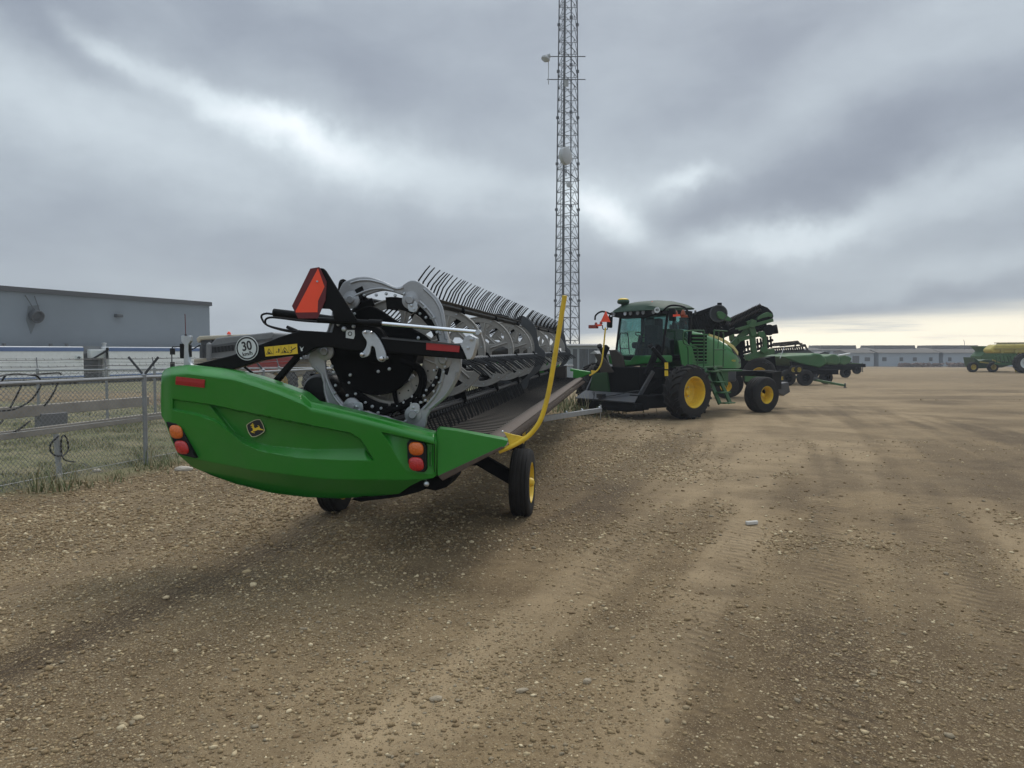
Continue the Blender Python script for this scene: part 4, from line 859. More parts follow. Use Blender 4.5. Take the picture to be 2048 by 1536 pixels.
mb.build('arm_bolt', M['galv'], arm)
mb = MB(); mb.prism([HP(x, y, 5.57) for x, y in ((919.5, 688.5), (924, 685), (930, 673), (940, 669), (952, 676), (952, 690), (946, 712), (941, 719), (934, 719.5), (926, 700))], AX*0.11); cb = mb.build('rod_bracket', M['galv'], hdr, bevel=0.004)
mb = MB(); mb.lathe([(0.018, 0), (0.018, -.015), (0.001, -.02)], HP(943, 678, 5.57), AX, 12); mb.lathe([(0.012, 0), (0.012, -.012), (0.001, -.016)], HP(936, 696, 5.57), AX, 10); mb.build('bolt', M['galv'], cb)
mb = MB(); mb.tube([HP(636, 640, 5.53), HP(762, 647, 5.53)], 0.024, 14); mb.tube([HP(738, 645.6, 5.53), HP(764, 647, 5.53)], 0.030, 14); hc = mb.build('lift_cylinder', M['black'], hdr)
MB().tube([HP(762, 647, 5.53), HP(957, 664.5, 5.53)], 0.0165, 16).build('piston_rod', M['steel'], hc)
MB().lathe([(0.02, -.03), (0.02, .03)], HP(957, 664.5, 5.53), AX, 14).build('rod_eye', M['galv'], hc)
mb = MB(); mb.tube([HP(548, 625, 5.72), HP(625, 634, 5.72), HP(668, 640, 5.72)], 0.034, 14); b2 = mb.build('rear_cylinder', M['black'], hdr)
mb = MB()
mb.tube(spl([HP(x, y, 5.7) for x, y in ((548, 629), (534, 627), (524, 630), (524, 638), (534, 650), (560, 659), (586, 664), (600, 664))]), 0.009, 8)
mb.tube(spl([HP(x, y, 5.66) for x, y in ((640, 644), (600, 641), (560, 636), (540, 635), (531, 640), (534, 650), (556, 657), (584, 662), (600, 662))]), 0.009, 8)
mb.tube([HP(574, 654, 5.68), HP(594, 662, 5.68)], 0.014, 8); mb.tube(spl([HP(x, y, 5.56) for x, y in ((664, 644), (690, 642), (712, 640), (735, 645))]), 0.009, 8)
mb.build('hydraulic_hose', M['plastic'], b2)
mb = MB(); mb.tube([HP(545, 626, 5.71), HP(532, 625.5, 5.71)], 0.008, 8); mb.tube([HP(716, 641.5, 5.535), HP(744, 645, 5.535)], 0.013, 8); mb.build('hose_fitting', M['steel'], b2)
mb = MB(); mb.beam(HP(551, 764, 5.7), HP(600, 708, 5.7), 0.06, 0.045); mb.beam(HP(486, 731, 5.7), HP(505, 746, 5.7), 0.02, 0.02); mb.build('arm_brace', M['black'], hdr, bevel=0.005)
# --- slow vehicle triangle on a folded bracket
mb = MB(); mb.prism([HP(x, y, 5.50) for x, y in ((640, 535.5), (647, 537), (652, 542), (714, 641), (706, 641), (668, 640), (664, 622), (659, 618), (640, 617))], AX*0.02); br = mb.build('sign_bracket', M['black'], hdr, bevel=0.004)
def sv(x, y, o=0.0): return HP(x, y, 5.40 + (x-596)/50*0.085 - o)
brd = [(583.6, 612), (620.5, 537), (638.5, 534), (653, 563.5), (651, 600), (635, 637), (596, 637)]
mb = MB(); mb.prism([sv(*p) for p in brd], AX*0.006); sm_ = mb.build('slow_vehicle_sign', M['darkred'], hdr, bevel=0.001, label='fluorescent orange triangle with dark red border')
MB().prism([sv(x, y, .002) for x, y in ((636, 536.5), (649, 573.5), (636, 601.5), (635, 624.5), (592, 625), (591, 622))], AX*0.001).build('orange_panel', M['orange'], sm_, smooth=0)
mb = MB(); mb.lathe([(.008, 0), (.008, -.008), (.001, -.01)], sv(635, 563, .004), AX, 8); mb.build('bolt', M['galv'], sm_)
# --- upright lamp mast on the shield
mb = MB(); p = HP(371, 733, 5.55)
mb.prism([HP(x, y, 5.5) for x, y in ((367, 733), (368, 690), (362, 683), (362, 671.5), (381, 671.5), (381, 683), (377, 688), (376, 700), (378, 722), (382, 730), (386, 732))], AX*0.035); ms = mb.build('mast_bracket', M['galv'], hdr, bevel=0.004)
MB().tube([HP(371.5, 672, 5.5), HP(370, 628, 5.5)], 0.0032, 6).build('whip_aerial', M['darkred'], ms)
mb = MB(); mb.box(HP(365, 702, 5.53), (0.03, 0.04, 0.12)); mb.box(HP(379, 702, 5.53), (0.025, 0.04, 0.10)); mb.dome(HP(371.5, 671, 5.5), 0.012, UP); mb.build('mast_block', M['plastic'], ms, bevel=0.004)
# --- far end: shield and divider seen from the inside, rod
tF = 18.85
fe = [HL(-3.35, tF, 1.60), HL(-2.7, tF, 1.72), HL(-1.62, tF, 1.42), HL(-1.58, tF, 0.95), HL(-2.6, tF, 0.75), HL(-3.2, tF, 0.95)]
MB().prism(fe, AX*0.12).build('end_shield', M['green'], hdr, bevel=0.03)
fo = [HP(x, y, tF) for x, y in ((1140, 737), (1147, 738), (1180, 743.5), (1182, 746), (1160, 757), (1150, 762), (1141, 762))]
dv2 = MB().prism(fo, AX*0.25).build('divider', M['green'], hdr, bevel=0.02)
mb = MB(); mb.prism([HP(x, y, tF-.05) for x, y in ((1129.5, 741), (1146, 743), (1145.5, 759), (1130.5, 757))], AX*0.04); mb.build('inner_plate', M['white'], dv2)
mb = MB(); mb.tube(spl([HP(x, y, tF) for x, y in ((1179, 751), (1188, 746), (1197, 738), (1203, 725), (1206, 705), (1211, 655))]), 0.02, 8); r2 = mb.build('divider_rod', M['yellow'], hdr)
MB().prism([HP(x, y, tF) for x, y in ((1182, 740), (1194, 742), (1186, 748), (1183, 747))], AX*0.012).build('gusset', M['yellow'], r2)
# white rail edge of rear deck, dark gear at far end
mb = MB(); mb.prism([HP(x, y, 18.2) for x, y in ((1110, 735), (1132, 731), (1132, 757), (1108, 766))], AX*0.3); mb.box(HP(1137, 766, 18.3), (0.25, 0.3, 0.14)); mb.build('deck_drive', M['brown'], hdr, bevel=0.01)
# --- transport wheels, axles and tongue
def wheel(par, c, axis, Rr, W, rimR, m_rim='yellow', lug=0, name='wheel', grooves=4, dish=0.05):
    far = Vector(c).y > 24
    axis = Vector(axis).normalized(); c = Vector(c)
    zc = W*.225 - dish*1.6; hub = MB().lathe([(0.001, zc+.13), (rimR*.18, zc+.12), (rimR*.24, zc+.09), (rimR*.26, zc+.02), (rimR*.26, -W*.2)], c, axis, 20).build(name, M['black'] if m_rim == 'black' else M[m_rim], par)
    h = W/2; prof = [(rimR, -h*.85), (rimR*1.05, -h*.97), (Rr*.80, -h), (Rr*.93, -h*.95)]
    if lug: prof[-1] = (Rr*.89, -h*.97); prof += [(Rr*.925, -h*.8), (Rr*.94, 0), (Rr*.925, h*.8)]
    else:
        prof += [(Rr*.985, -h*.8)]
        for g in range(grooves):
            x = -h*.62 + 1.24*h*g/(max(1, grooves-1)); prof += [(Rr, x-.010), (Rr*.972, x-.007), (Rr*.972, x+.007), (Rr, x+.010)]
        prof += [(Rr*.985, h*.8)]
    prof += [(Rr*(.89 if lug else .93), h*.95), (Rr*.80, h), (rimR*1.05, h*.97), (rimR, h*.85), (rimR*.97, h*.3), (rimR*.97, -h*.85), (rimR, -h*.85)]
    mb = MB().lathe(prof, c, axis, 64)
    if lug:
        u = axis.cross(UP).normalized(); w_ = u.cross(axis)
        pr = lambda rr, a_, x: c + axis*x + (u*math.cos(a_) + w_*math.sin(a_))*rr
        for i in range(lug):
            for sgn in (1, -1):
                a0 = 2*math.pi*(i + (0.5 if sgn > 0 else 0))/lug; sl = 0.34; hw = 0.052
                q = []
                for (x, aa) in ((0.02*sgn, a0), (h*.55*sgn, a0+sl*.55), (h*1.0*sgn, a0+sl*.8)):
                    q.append([pr(Rr*(.92 if abs(x) < h*.9 else .86), aa-hw*1.2, x), pr(Rr*(.92 if abs(x) < h*.9 else .86), aa+hw*1.2, x), pr(Rr*(1.0 if abs(x) < h*.9 else .95), aa+hw*.7, x), pr(Rr*(1.0 if abs(x) < h*.9 else .95), aa-hw*.7, x)])
                for A_, B_ in ((q[0], q[1]), (q[1], q[2])): mb.hexa(A_ + B_)
                # lug continues down the shoulder
                A_ = q[2]; B_ = [pr(Rr*.80, a0+sl*.85-hw, h*1.0*sgn), pr(Rr*.80, a0+sl*.85+hw, h*1.0*sgn), pr(Rr*.80, a0+sl*.85+hw*.7, h*1.03*sgn), pr(Rr*.80, a0+sl*.85-hw*.7, h*1.03*sgn)]; mb.hexa(A_ + B_)
    mb.build('tyre', M['rubber'], hub, smooth=35)
    zc = h*.45 - dish*1.6
    rp = [(rimR*1.03, h*.93), (rimR*.985, h*.95), (rimR*.94, h*.80), (rimR*.92, h*.5), (rimR*.86, zc+.05), (rimR*.82, zc), (rimR*.60, zc-.02), (rimR*.50, zc+.01), (rimR*.34, zc+.02), (rimR*.28, zc+.06)]
    rm = MB().lathe(rp + [(rimR*.24, min(-h*.2, zc-.02)), (rimR*.9, -h*.2), (rimR*.97, -h*.8), (rimR*1.03, -h*.93)], c, axis, 48, cap=False).build('rim', M[m_rim], hub, smooth=40)
    if far: return hub
    mb = MB(); u = axis.cross(UP).normalized(); w_ = u.cross(axis)
    for i in range(8): a_ = 2*math.pi*i/8; mb.lathe([(rimR*.045, 0), (rimR*.045, .02), (.001, .024)], c + axis*(zc+.015) + (u*math.cos(a_)+w_*math.sin(a_))*rimR*.42, axis, 6)
    mb.build('lug_nut', M['galv'] if m_rim != 'silver' else M['dgrey'], hub)
    return hub
wr = gnd(1045, 1029) - UP*.012; wl_ = gnd(672, 1019) - UP*.012
wheel(hdr, wr + UP*0.352, BX, 0.352, 0.205, 0.205, dish=0.03)
wheel(hdr, wl_ + UP*0.345, -BX, 0.345, 0.205, 0.21)
mb = MB()
mb.beam(wr + UP*0.36 - BX*.05, wr + UP*0.62 - BX*.52 , 0.10, 0.13); mb.beam(wr + UP*0.60 - BX*.48, wl_ + UP*0.62 + BX*.3, 0.12, 0.16); mb.beam(wl_ + UP*.36 + BX*.05, wl_ + UP*0.62 + BX*.36, 0.1, 0.12)
mb.beam(wr + UP*0.66 - BX*.6, wr + UP*0.95 - BX*1.3, .12, .1); mb.beam(wl_ + UP*.65 + BX*.5 - AN*.3, wl_ + UP*.62 + BX*.5 + AN*1.2, .1, .1); mb.beam(wr + UP*.62 - BX*.55 - AN*.45, wr + UP*.62 - BX*.55 + AN*.6, .11, .13)
mb.build('rear_axle', M['flat'], hdr, bevel=0.01)
fw_ = gnd(1036, 877); f2 = fw_ - BX*1.5
c1 = Vector((HP(1037, 858, 12.2).x, HP(1037, 858, 12.2).y, 0))
wheel(hdr, c1 + UP*0.34, BX, 0.34, 0.2, 0.21); wheel(hdr, c1 - BX*1.7 + UP*0.34, -BX, 0.34, 0.2, 0.21)
mb = MB(); mb.beam(c1 + UP*.42, c1 - BX*1.7 + UP*.42, .12, .12); mb.beam(c1 - BX*.85 + UP*.45, c1 - BX*.85 + UP*.86, .15, .15)
tg0 = HP(1083, 838, 12.6); mb.beam(c1 - BX*.85 + UP*.42, tg0, .1, .12); mb.build('front_axle', M['flat'], hdr, bevel=0.008)
tg1 = HP(1201, 820, 17.0)
mb = MB(); mb.beam(tg0, tg1, 0.08, 0.10); tn = mb.build('tow_tongue', M['galvpost'], hdr, bevel=0.008)
mb = MB()
for k in (0.35, .62, .97): mb.dome(tg0 + (tg1-tg0)*k + UP*.06, 0.03, UP)
mb.tube([tg1 - UP*.05, tg1 + UP*.12], .02); mb.tube([tg1 - UP*.05, tg1 - UP*.22 + AN*.05], .012); mb.build('hitch_pin', M['galv'], tn)
# ------------------------------------------------------------ self-propelled windrower
WO = Vector((3.43, 19.45, 0)); WF = Vector((-0.809, -0.588, 0)); WL = Vector((0.588, -0.809, 0))
def W(f, l, z): return WO + WF*f + WL*l + UP*z
def WPL(px, py, l): return on_plane(px, py, WL, l + WO.dot(WL))
def WPF(px, py, f): return on_plane(px, py, WF, f + WO.dot(WF))
MW = Matrix((WF, WL, UP)).transposed()
wd = thing('windrower', W(0, 0, 0), 'green self-propelled windrower with glass cab, yellow wheel rims and green side ladder', 'windrower')
def wbox(mb, f0, f1, l0, l1, z0, z1): return mb.hexa([W(f0, l0, z0), W(f1, l0, z0), W(f1, l1, z0), W(f0, l1, z0), W(f0, l0, z1), W(f1, l0, z1), W(f1, l1, z1), W(f0, l1, z1)])
# wheels
wheel(wd, W(0, 1.64, .69), WL, .69, .50, .385, lug=19, dish=0.13)
wheel(wd, W(0, -1.64, .69), -WL, .69, .50, .40, lug=19, dish=0.10)
wheel(wd, W(-3.3, 1.47, .50), WL + WF*.12, .50, .42, .24, dish=0.10)
wheel(wd, W(-3.3, -1.47, .50), -WL, .50, .42, .24, dish=0.10)
# chassis
mb = MB(); wbox(mb, -.25, .25, -1.5, 1.5, .55, .85); wbox(mb, -3.2, .4, -.62, .62, .85, 1.22); wbox(mb, -.5, .55, -1.0, 1.0, 1.0, 1.28)
wbox(mb, .5, .9, -.85, .85, .55, 1.3); wbox(mb, -.1, .3, 1.1, 1.42, .45, 1.1); wbox(mb, -.1, .3, -1.42, -1.1, .45, 1.1)
mb.build('chassis', M['flat'], wd, bevel=0.02)
mb = MB(); wbox(mb, -4.3, -2.3, -.22, .22, .98, 1.16); wbox(mb, -4.2, -3.9, -1.5, 1.5, .98, 1.14)
wbox(mb, -4.75, -2.6, .70, .86, 1.0, 1.15); wbox(mb, -4.2, -3.75, 1.25, 1.5, .62, 1.1)
mb.beam(W(-3.95, 1.40, 1.0), W(-3.35, 1.40, .5), .12, .12); mb.beam(W(-3.95, -1.35, 1.0), W(-3.35, -1.4, .5), .12, .12)
mb.build('rear_axle', M['black'], wd, bevel=0.012)
mb = MB(); mb.prism([WPL(x, y, 1.0) for x, y in ((1556, 768), (1577, 764), (1581, 784), (1568, 792), (1552, 784))], WL*-.5); mb.build('rear_weight', M['char'], wd, bevel=0.02)
mb = MB(); 
for f_ in (-4.55, -4.7): mb.tube([W(f_, .78, 1.1), W(f_, .78, 1.32), W(f_+.15, .72, 1.38)], .018)
mb.tube([W(-4.5, .8, 1.12), W(-4.9, .82, 1.05), W(-5.0, .82, .8)], .015); mb.build('rear_hose', M['plastic'], wd)
# hood: lofted profile, rounded
def hood_sec(f):
    zt = np.interp(f, [-3.55, -3.45, -3.2, -2.8, -2.3, -1.8, -1.3, -.95], [1.35, 1.52, 1.72, 1.93, 2.11, 2.23, 2.30, 2.32]); zb = np.interp(f, [-3.55, -3.2, -.95], [1.28, 1.22, 1.26])
    wd_ = np.interp(f, [-3.55, -3.4, -3.0, -2.2, -.95], [.55, .72, .84, .90, .92]); r_ = []
    for i in range(25):
        a_ = math.pi*i/24; c, s_ = math.cos(a_), math.sin(a_); e = 0.42
        r_.append(W(f, wd_*math.copysign(abs(c)**e, c), zb + (zt-zb)*(abs(s_)**e)))
    return r_
mb = MB(); fs_ = list(np.linspace(-.95, -3.55, 27)); v_ = [p for f in fs_ for p in hood_sec(f)]
fc = [(i*25+j, i*25+j+1, (i+1)*25+j+1, (i+1)*25+j) for i in range(26) for j in range(24)] + [tuple(range(25)), tuple(26*25+j for j in range(24, -1, -1))]
mb.add(v_, fc); hood = mb.build('engine_hood', M['green2'], wd, smooth=50)
lside = .925
mb = MB(); wbox(mb, -1.62, -1.02, .86, .915, 1.38, 2.16); mb.build('louvre_recess', M['flat'], hood)
mb = MB()
for k in range(9): z = 1.42 + k*.092; mb.beam(W(-1.66, .925, z), W(-1.0, .925, z+.0), .03, .028)
mb.build('louvre', M['green2'], hood, bevel=.004)
mb = MB(); pts = [(-1.72, 2.15), (-2.1, 2.075), (-2.5, 1.965), (-2.85, 1.82), (-3.12, 1.64)]
def hw(f): return float(np.interp(f, [-3.55, -3.4, -3.0, -2.2, -.95], [.55, .72, .84, .90, .92]))
for k in range(4):
    (f0, z0), (f1, z1) = pts[k], pts[k+1]; w0, w1 = (.03 + .006*k), (.03+.006*(k+1)); l0, l1 = hw(f0)+.006, hw(f1)+.006
    mb.hexa([W(f0, l0-.03, z0-w0), W(f1, l1-.03, z1-w1), W(f1, l1, z1-w1), W(f0, l0, z0-w0), W(f0, l0-.03, z0+w0), W(f1, l1-.03, z1+w1), W(f1, l1, z1+w1), W(f0, l0, z0+w0)])
mb.build('yellow_stripe', mat('stripe_yellow', (0.6, 0.5, 0.18), .4), hood)
mb = MB(); mb.prism([W(-2.78, hw(-2.9)+.004, 1.78), W(-3.2, hw(-3.2)+.004, 1.55), W(-3.36, hw(-3.36)+.006, 1.36), W(-3.2, hw(-3.2)+.004, 1.36)], WL*-.02); mb.build('rear_grille', M['dgrey'], hood)
text('hood_letters', 'W235', .07, frame(W(-2.85, hw(-2.85)+.012, 1.44), -WF, UP), M['decal_y'], hood)
mb = MB(); wbox(mb, -2.9, -1.7, .55, .93, .85, 1.20); mb.build('fuel_tank', M['dgrey'], wd, bevel=.04)
# front body panels under the cab
mb = MB(); mb.prism([W(.28, l, z) for l, z in ((-.95, 1.60), (-.6, 1.62), (-.45, 1.48), (-.1, 1.46), (.05, 1.60), (.95, 1.60), (.95, 1.42), (.3, 1.36), (-.5, 1.28), (-.9, 1.36))], WF*-.5); mb.build('front_panel', M['green2'], wd, bevel=.03)
mb = MB(); mb.prism([W(f, .98, z) for f, z in ((-.35, 1.98), (-.62, 2.0), (-.95, 1.75), (-.95, 1.2), (-.55, 1.2))], WL*.03); mb.build('side_shield', M['green2'], wd, bevel=.01)
# cab
CABZ0, CABZ1 = 1.58, 2.72
FR = dict(f=.10, l=.86); RE = -.98
cornersB = {'fl': (.12, .82), 'fr': (.12, -.82), 'rl': (-.95, .86), 'rr': (-.95, -.86)}
cornersT = {'fl': (-.04, .86), 'fr': (-.04, -.86), 'rl': (-1.0, .86), 'rr': (-1.0, -.86)}
mb = MB(); nseg = 10
def wind(z, t):
    k = (z-CABZ0)/(CABZ1-CABZ0); f = .34 - .22*k - .26*abs(t)**2.2; return W(f, t*.84, z)
vv = [wind(CABZ0 + (CABZ1-CABZ0)*j/6, -1+2*i/nseg) for i in range(nseg+1) for j in range(7)]
mb.add(vv, [(i*7+j, (i+1)*7+j, (i+1)*7+j+1, i*7+j+1) for i in range(nseg) for j in range(6)]); cab = None
mb2 = MB()
for l in (.86, -.86):
    mb2.tube([W(.09, l*.98, CABZ0-.1), W(-.13, l, CABZ1+.05)], .035, 8); mb2.beam(W(-.97, l, CABZ0-.3), W(-1.0, l, CABZ1+.05), .09, .07, up=WL); mb2.tube([W(.09, l*.98, CABZ0), W(-.97, l, CABZ0)], .035, 8)
mb2.beam(W(-1.0, .86, CABZ0+.5), W(-1.0, -.86, CABZ0+.5), .06, .05); mb2.beam(W(-1.0, .3, CABZ0), W(-1.0, .3, CABZ1), .09, .05, up=WL); wbox(mb2, -.97, .2, -.84, .84, CABZ0-.12, CABZ0)
cab = mb2.build('cab_frame', M['black'], wd, bevel=.008)
mb.build('windscreen', M['glass'], cab)
for l in (.862, -.862): MB().add([W(.07, l*.98, CABZ0), W(-.95, l, CABZ0), W(-.98, l, CABZ1), W(-.13, l, CABZ1)], [(0, 1, 2, 3)]).build('side_window', M['glass'], cab)
MB().add([W(-1.0, .84, CABZ0+.5), W(-1.0, -.84, CABZ0+.5), W(-1.0, -.84, CABZ1), W(-1.0, .84, CABZ1)], [(0, 1, 2, 3)]).build('rear_window', M['glass'], cab)
# interior
mb = MB(); wbox(mb, -.80, -.62, -.46, .10, CABZ0+.35, CABZ0+1.02); wbox(mb, -.70, -.15, -.48, .12, CABZ0+.2, CABZ0+.38); wbox(mb, -.65, -.2, -.3, 0, CABZ0, CABZ0+.25); wbox(mb, -.7, -.1, .2, .42, CABZ0+.3, CABZ0+.5)
mb.build('operator_seat', M['seat'], wd, bevel=.05)
mb = MB(); mb.tube([W(.05, -.1, CABZ0), W(-.12, -.1, CABZ0+.55)], .05); mb.lathe([(.17, -.015), (.185, 0), (.17, .015), (.155, 0), (.17, -.015)], W(-.14, -.1, CABZ0+.57), WF*-.45+UP, 20)
wbox(mb, -.5, .05, .35, .75, CABZ0, CABZ0+.45); mb.prism([W(-.25, .42, CABZ0+.35), W(.02, .42, CABZ0+.4), W(-.02, .42, CABZ0+.8), W(-.2, .42, CABZ0+.75)], WL*.2); mb.build('controls', M['seat'], wd, bevel=.01)
mb = MB(); wbox(mb, -.1, -.06, .12, .42, CABZ1-.32, CABZ1-.12); mb.tube([W(-.08, .27, CABZ1-.12), W(-.08, .27, CABZ1+.05)], .02); mb.build('inside_mirror', M['dgrey'], wd, bevel=.01)
# roof
mb = MB(); secs = []
for f, zt, zb, hw_ in ((.30, 2.80, 2.77, .80), (.26, 2.90, 2.76, .90), (.10, 2.99, 2.75, .97), (-.25, 3.06, 2.76, 1.0), (-.6, 3.06, 2.78, 1.0), (-.95, 3.01, 2.80, .98), (-1.12, 2.90, 2.82, .90)):
    ring_ = []
    for i in range(21):
        t = -1 + 2*i/20; ring_.append(W(f - .10*abs(t)**3*(1 if f > 0 else 0), hw_*t, zb + (zt-zb)*(1-abs(t)**4*.75)))
    secs.append(ring_ + [W(f, hw_*.98, zb-.0), W(f, -hw_*.98, zb-.0)])
k = 23; vv = [p for s_ in secs for p in s_]; ff = [(a*k+b, a*k+(b+1) % k, (a+1)*k+(b+1) % k, (a+1)*k+b) for a in range(len(secs)-1) for b in range(k)] + [tuple(range(k)), tuple((len(secs)-1)*k+b for b in range(k-1, -1, -1))]
mb.add(vv, ff); mb.build('cab_roof', M['dkgreen'], wd, smooth=40)
mb = MB(); wbox(mb, -.98, .14, -.88, .88, 2.66, 2.78); mb.prism([W(.14, l, z) for l, z in ((-.86, 2.78), (-.86, 2.66), (-.4, 2.58), (.4, 2.58), (.86, 2.66), (.86, 2.78))], WF*.10); visor = mb.build('roof_visor', M['black'], wd, bevel=.02)
for l in (-.74, -.30, -.10, .16, .36, .72):
    mb = MB(); mb.lathe([(.05, 0), (.06, .02), (.055, .035), (.001, .03)], W(.24, l, 2.72), WF, 16); mb.build('work_light', M['galv'] if l in (-.30, -.74) else M['lgrey'], visor)
mb = MB(); mb.lathe([(.055, 0), (.06, .02), (.05, .05), (.001, .045)], W(-1.05, .95, 2.74), -WF+WL, 14); mb.build('work_light', M['dgrey'], visor)
mb = MB(); mb.lathe([(.001, 0), (.075, 0), (.075, .01), (.001, .01)], W(.26, .84, 2.76), WF+WL*.5, 24); ss = mb.build('speed_sign', M['white'], wd, label='small round sign reading 40 on the cab visor')
text('sign_number', '40', .085, frame(W(.26, .84, 2.76)+(WF+WL*.5).normalized()*.0115, (WL-WF*.5), UP), M['dgrey'], ss, bold=.003)
# positioning receiver
mb = MB(); gp = W(.12, -.52, 3.0); mb.lathe([(.05, -.1), (.06, -.02), (.15, .0), (.17, .05), (.15, .10), (.001, .13)], gp, UP, 20); gl = mb.build('receiver_base', M['dkgreen'], wd)
MB().lathe([(.15, .085), (.14, .12), (.08, .145), (.001, .15)], gp, UP, 20).build('receiver_dome', M['decal_y'], gl)
MB().prism([W(.02, .30, 2.93), W(.02, .50, 2.93), W(-.02, .40, 3.02)], WF*-.03).build('roof_triangle', M['orange'], wd)
# mirrors, amber lamps, warning triangles either side
for sg_ in (1, -1):
    b = W(.15, .92*sg_, 2.72) if sg_ < 0 else W(.10, .95, 2.72)
    if sg_ < 0:
        e_ = WPF(1190, 640, .42)
        mb = MB(); mb.tube(spl([b, WPF(1205, 623, .35), WPF(1192, 630, .4), e_]), .025, 8); mb.build('lamp_arm', M['black'], wd)
        mb = MB(); mb.prism([WPF(x, y, .45) for x, y in ((1182, 650), (1197, 650), (1197, 657), (1182, 657))], WF*.1); mb.dome(WPF(1192, 650, .45), .045, UP, .08); mb.dome(WPF(1202, 648, .45), .045, UP, .08); mb.build('turn_lamp', mat('smoked_red_lens', (.25, .03, .015), .3), wd, bevel=.008)
        MB().prism([WPF(x, y, .5) for x, y in ((1192, 649), (1204, 648), (1204, 652), (1192, 653))], WF*.02).build('reflector_strip', M['orange'], wd)
        MB().prism([WPF(x, y, .55) for x, y in ((1212, 622.5), (1221, 644), (1202, 644))], WF*.02).build('warning_triangle', M['orange'], wd, label='orange triangle beside a mirror')
        mb = MB(); mb.prism([WPF(x, y, .5) for x, y in ((1213, 633), (1222, 633), (1221, 656), (1213, 655))], WF*-.08); mb.build('mirror', M['black'], wd, bevel=.02)
        mb = MB(); mb.tube(spl([WPF(1205, 650, .5), WPF(1206, 658, .5), WPF(1214, 659, .5), WPF(1216, 652, .5)]), .012, 6); mb.tube([b, WPF(1222, 626, .5), WPF(1218, 634, .5)], .02, 6); mb.build('mirror_hoop', M['black'], wd)
    else:
        mb = MB(); mb.tube(spl([W(.1, .9, 2.75), W(.15, 1.2, 2.86), W(.1, 1.6, 2.80), W(.05, 1.72, 2.55)]), .025, 8); mb.build('lamp_arm', M['black'], wd)
        mb = MB(); p = WPF(1368, 630, .1); wx = [WPF(x, y, .1) for x, y in ((1361, 630), (1374, 630), (1374, 635), (1361, 635))]; mb.prism(wx, WF*-.08); mb.dome(WPF(1366, 630, .08), .06, UP, .13); mb.dome(WPF(1352, 630, .08), .05, UP, .11); mb.build('turn_lamp', mat('smoked_amber_lens', (.3, .06, .015), .3), wd, bevel=.008)
        MB().prism([WPF(x, y, .2) for x, y in ((1347, 629), (1360, 628.5), (1360, 632.5), (1347, 633.5))], WF*.02).build('reflector_strip', M['orange'], wd)
        mb = MB(); mb.prism([WPF(x, y, .2) for x, y in ((1337, 617), (1348, 617), (1349, 642), (1337, 642))], WF*-.08); mb.build('mirror', M['black'], wd, bevel=.02)
mb = MB(); mb.tube(spl([WPF(1242, 708, .2), WPF(1240, 690, .2), WPF(1240.5, 668, .2), WPF(1248, 666.5, .2), WPF(1255, 668, .2), WPF(1258, 695, .2), WPF(1259, 708, .2)]), .014, 6); mb.tube([WPF(1241, 697, .2), WPF(1258, 697, .2)], .012, 6); mb.build('grab_rail', M['black'], wd)
# platform, handrails, ladder on the left side
mb = MB(); wbox(mb, -1.7, -.25, .93, 1.38, 1.26, 1.31); wbox(mb, -2.6, -1.7, .93, 1.35, 1.16, 1.21); wbox(mb, -2.05, -1.75, .95, 1.3, .78, 1.2); mb.build('platform', M['ladder'], wd, bevel=.01)
rl = lambda pts, r_=.019: mb.tube(spl([W(*p) for p in pts], 4), r_, 8)
mb = MB()
rl([(-.35, 1.36, 1.3), (-.33, 1.36, 1.75), (-.28, 1.36, 1.82)]); rl([(-.28, 1.36, 1.98), (-.20, 1.36, 2.05)])
rl([(-.95, 1.36, 1.3), (-.95, 1.36, 2.15), (-.85, 1.36, 2.24), (-.25, 1.36, 2.22), (-.15, 1.36, 2.15), (-.15, 1.36, 1.95), (-.25, 1.36, 1.88), (-.6, 1.36, 1.82), (-.70, 1.36, 1.74), (-.70, 1.36, 1.3)])
rl([(-1.35, 1.36, 1.3), (-1.35, 1.36, 2.18), (-1.43, 1.36, 2.25), (-1.9, 1.36, 2.24)]); rl([(-1.75, 1.36, 1.3), (-1.75, 1.36, 2.05), (-1.72, 1.36, 2.2)])
mb.tube([W(-1.35, 1.36, 1.75), W(-1.85, 1.36, 1.75)], .017); mb.tube([W(-1.35, 1.36, 1.3), W(-1.75, 1.36, 1.3)], .02); mb.tube([W(-1.55, 1.36, 2.24), W(-1.52, 1.36, 1.78)], .012)
mb.build('handrail', M['ladder'], wd)
mb = MB()
for l0, l1 in ((1.22, 1.62), ):
    for df in (0, -.42): mb.beam(W(-.92+df, 1.40, 1.28), W(-1.30+df, 1.62, .33), .05, .12, up=WF)
for k in range(4): t = .12 + k*.29; f_ = -.92-.38*t; mb.hexa([W(f_-.42, 1.38+.22*t, 1.28-.95*t), W(f_, 1.38+.22*t, 1.28-.95*t), W(f_, 1.58+.22*t, 1.28-.95*t), W(f_-.42, 1.58+.22*t, 1.28-.95*t), W(f_-.42, 1.38+.22*t, 1.31-.95*t), W(f_, 1.38+.22*t, 1.31-.95*t), W(f_, 1.58+.22*t, 1.31-.95*t), W(f_-.42, 1.58+.22*t, 1.31-.95*t)])
mb.tube(spl([W(-1.34, 1.45, .9), W(-1.36, 1.46, 1.15), W(-1.5, 1.46, 1.18), W(-1.66, 1.55, .75)]), .017, 8)
mb.build('ladder', M['ladder'], wd, bevel=.006)
MB().prism([WPL(x, y, 1.2) for x, y in ((1437, 744), (1442, 743.5), (1442, 751), (1437, 750))], WL*.01).build('white_sticker', M['white'], wd)
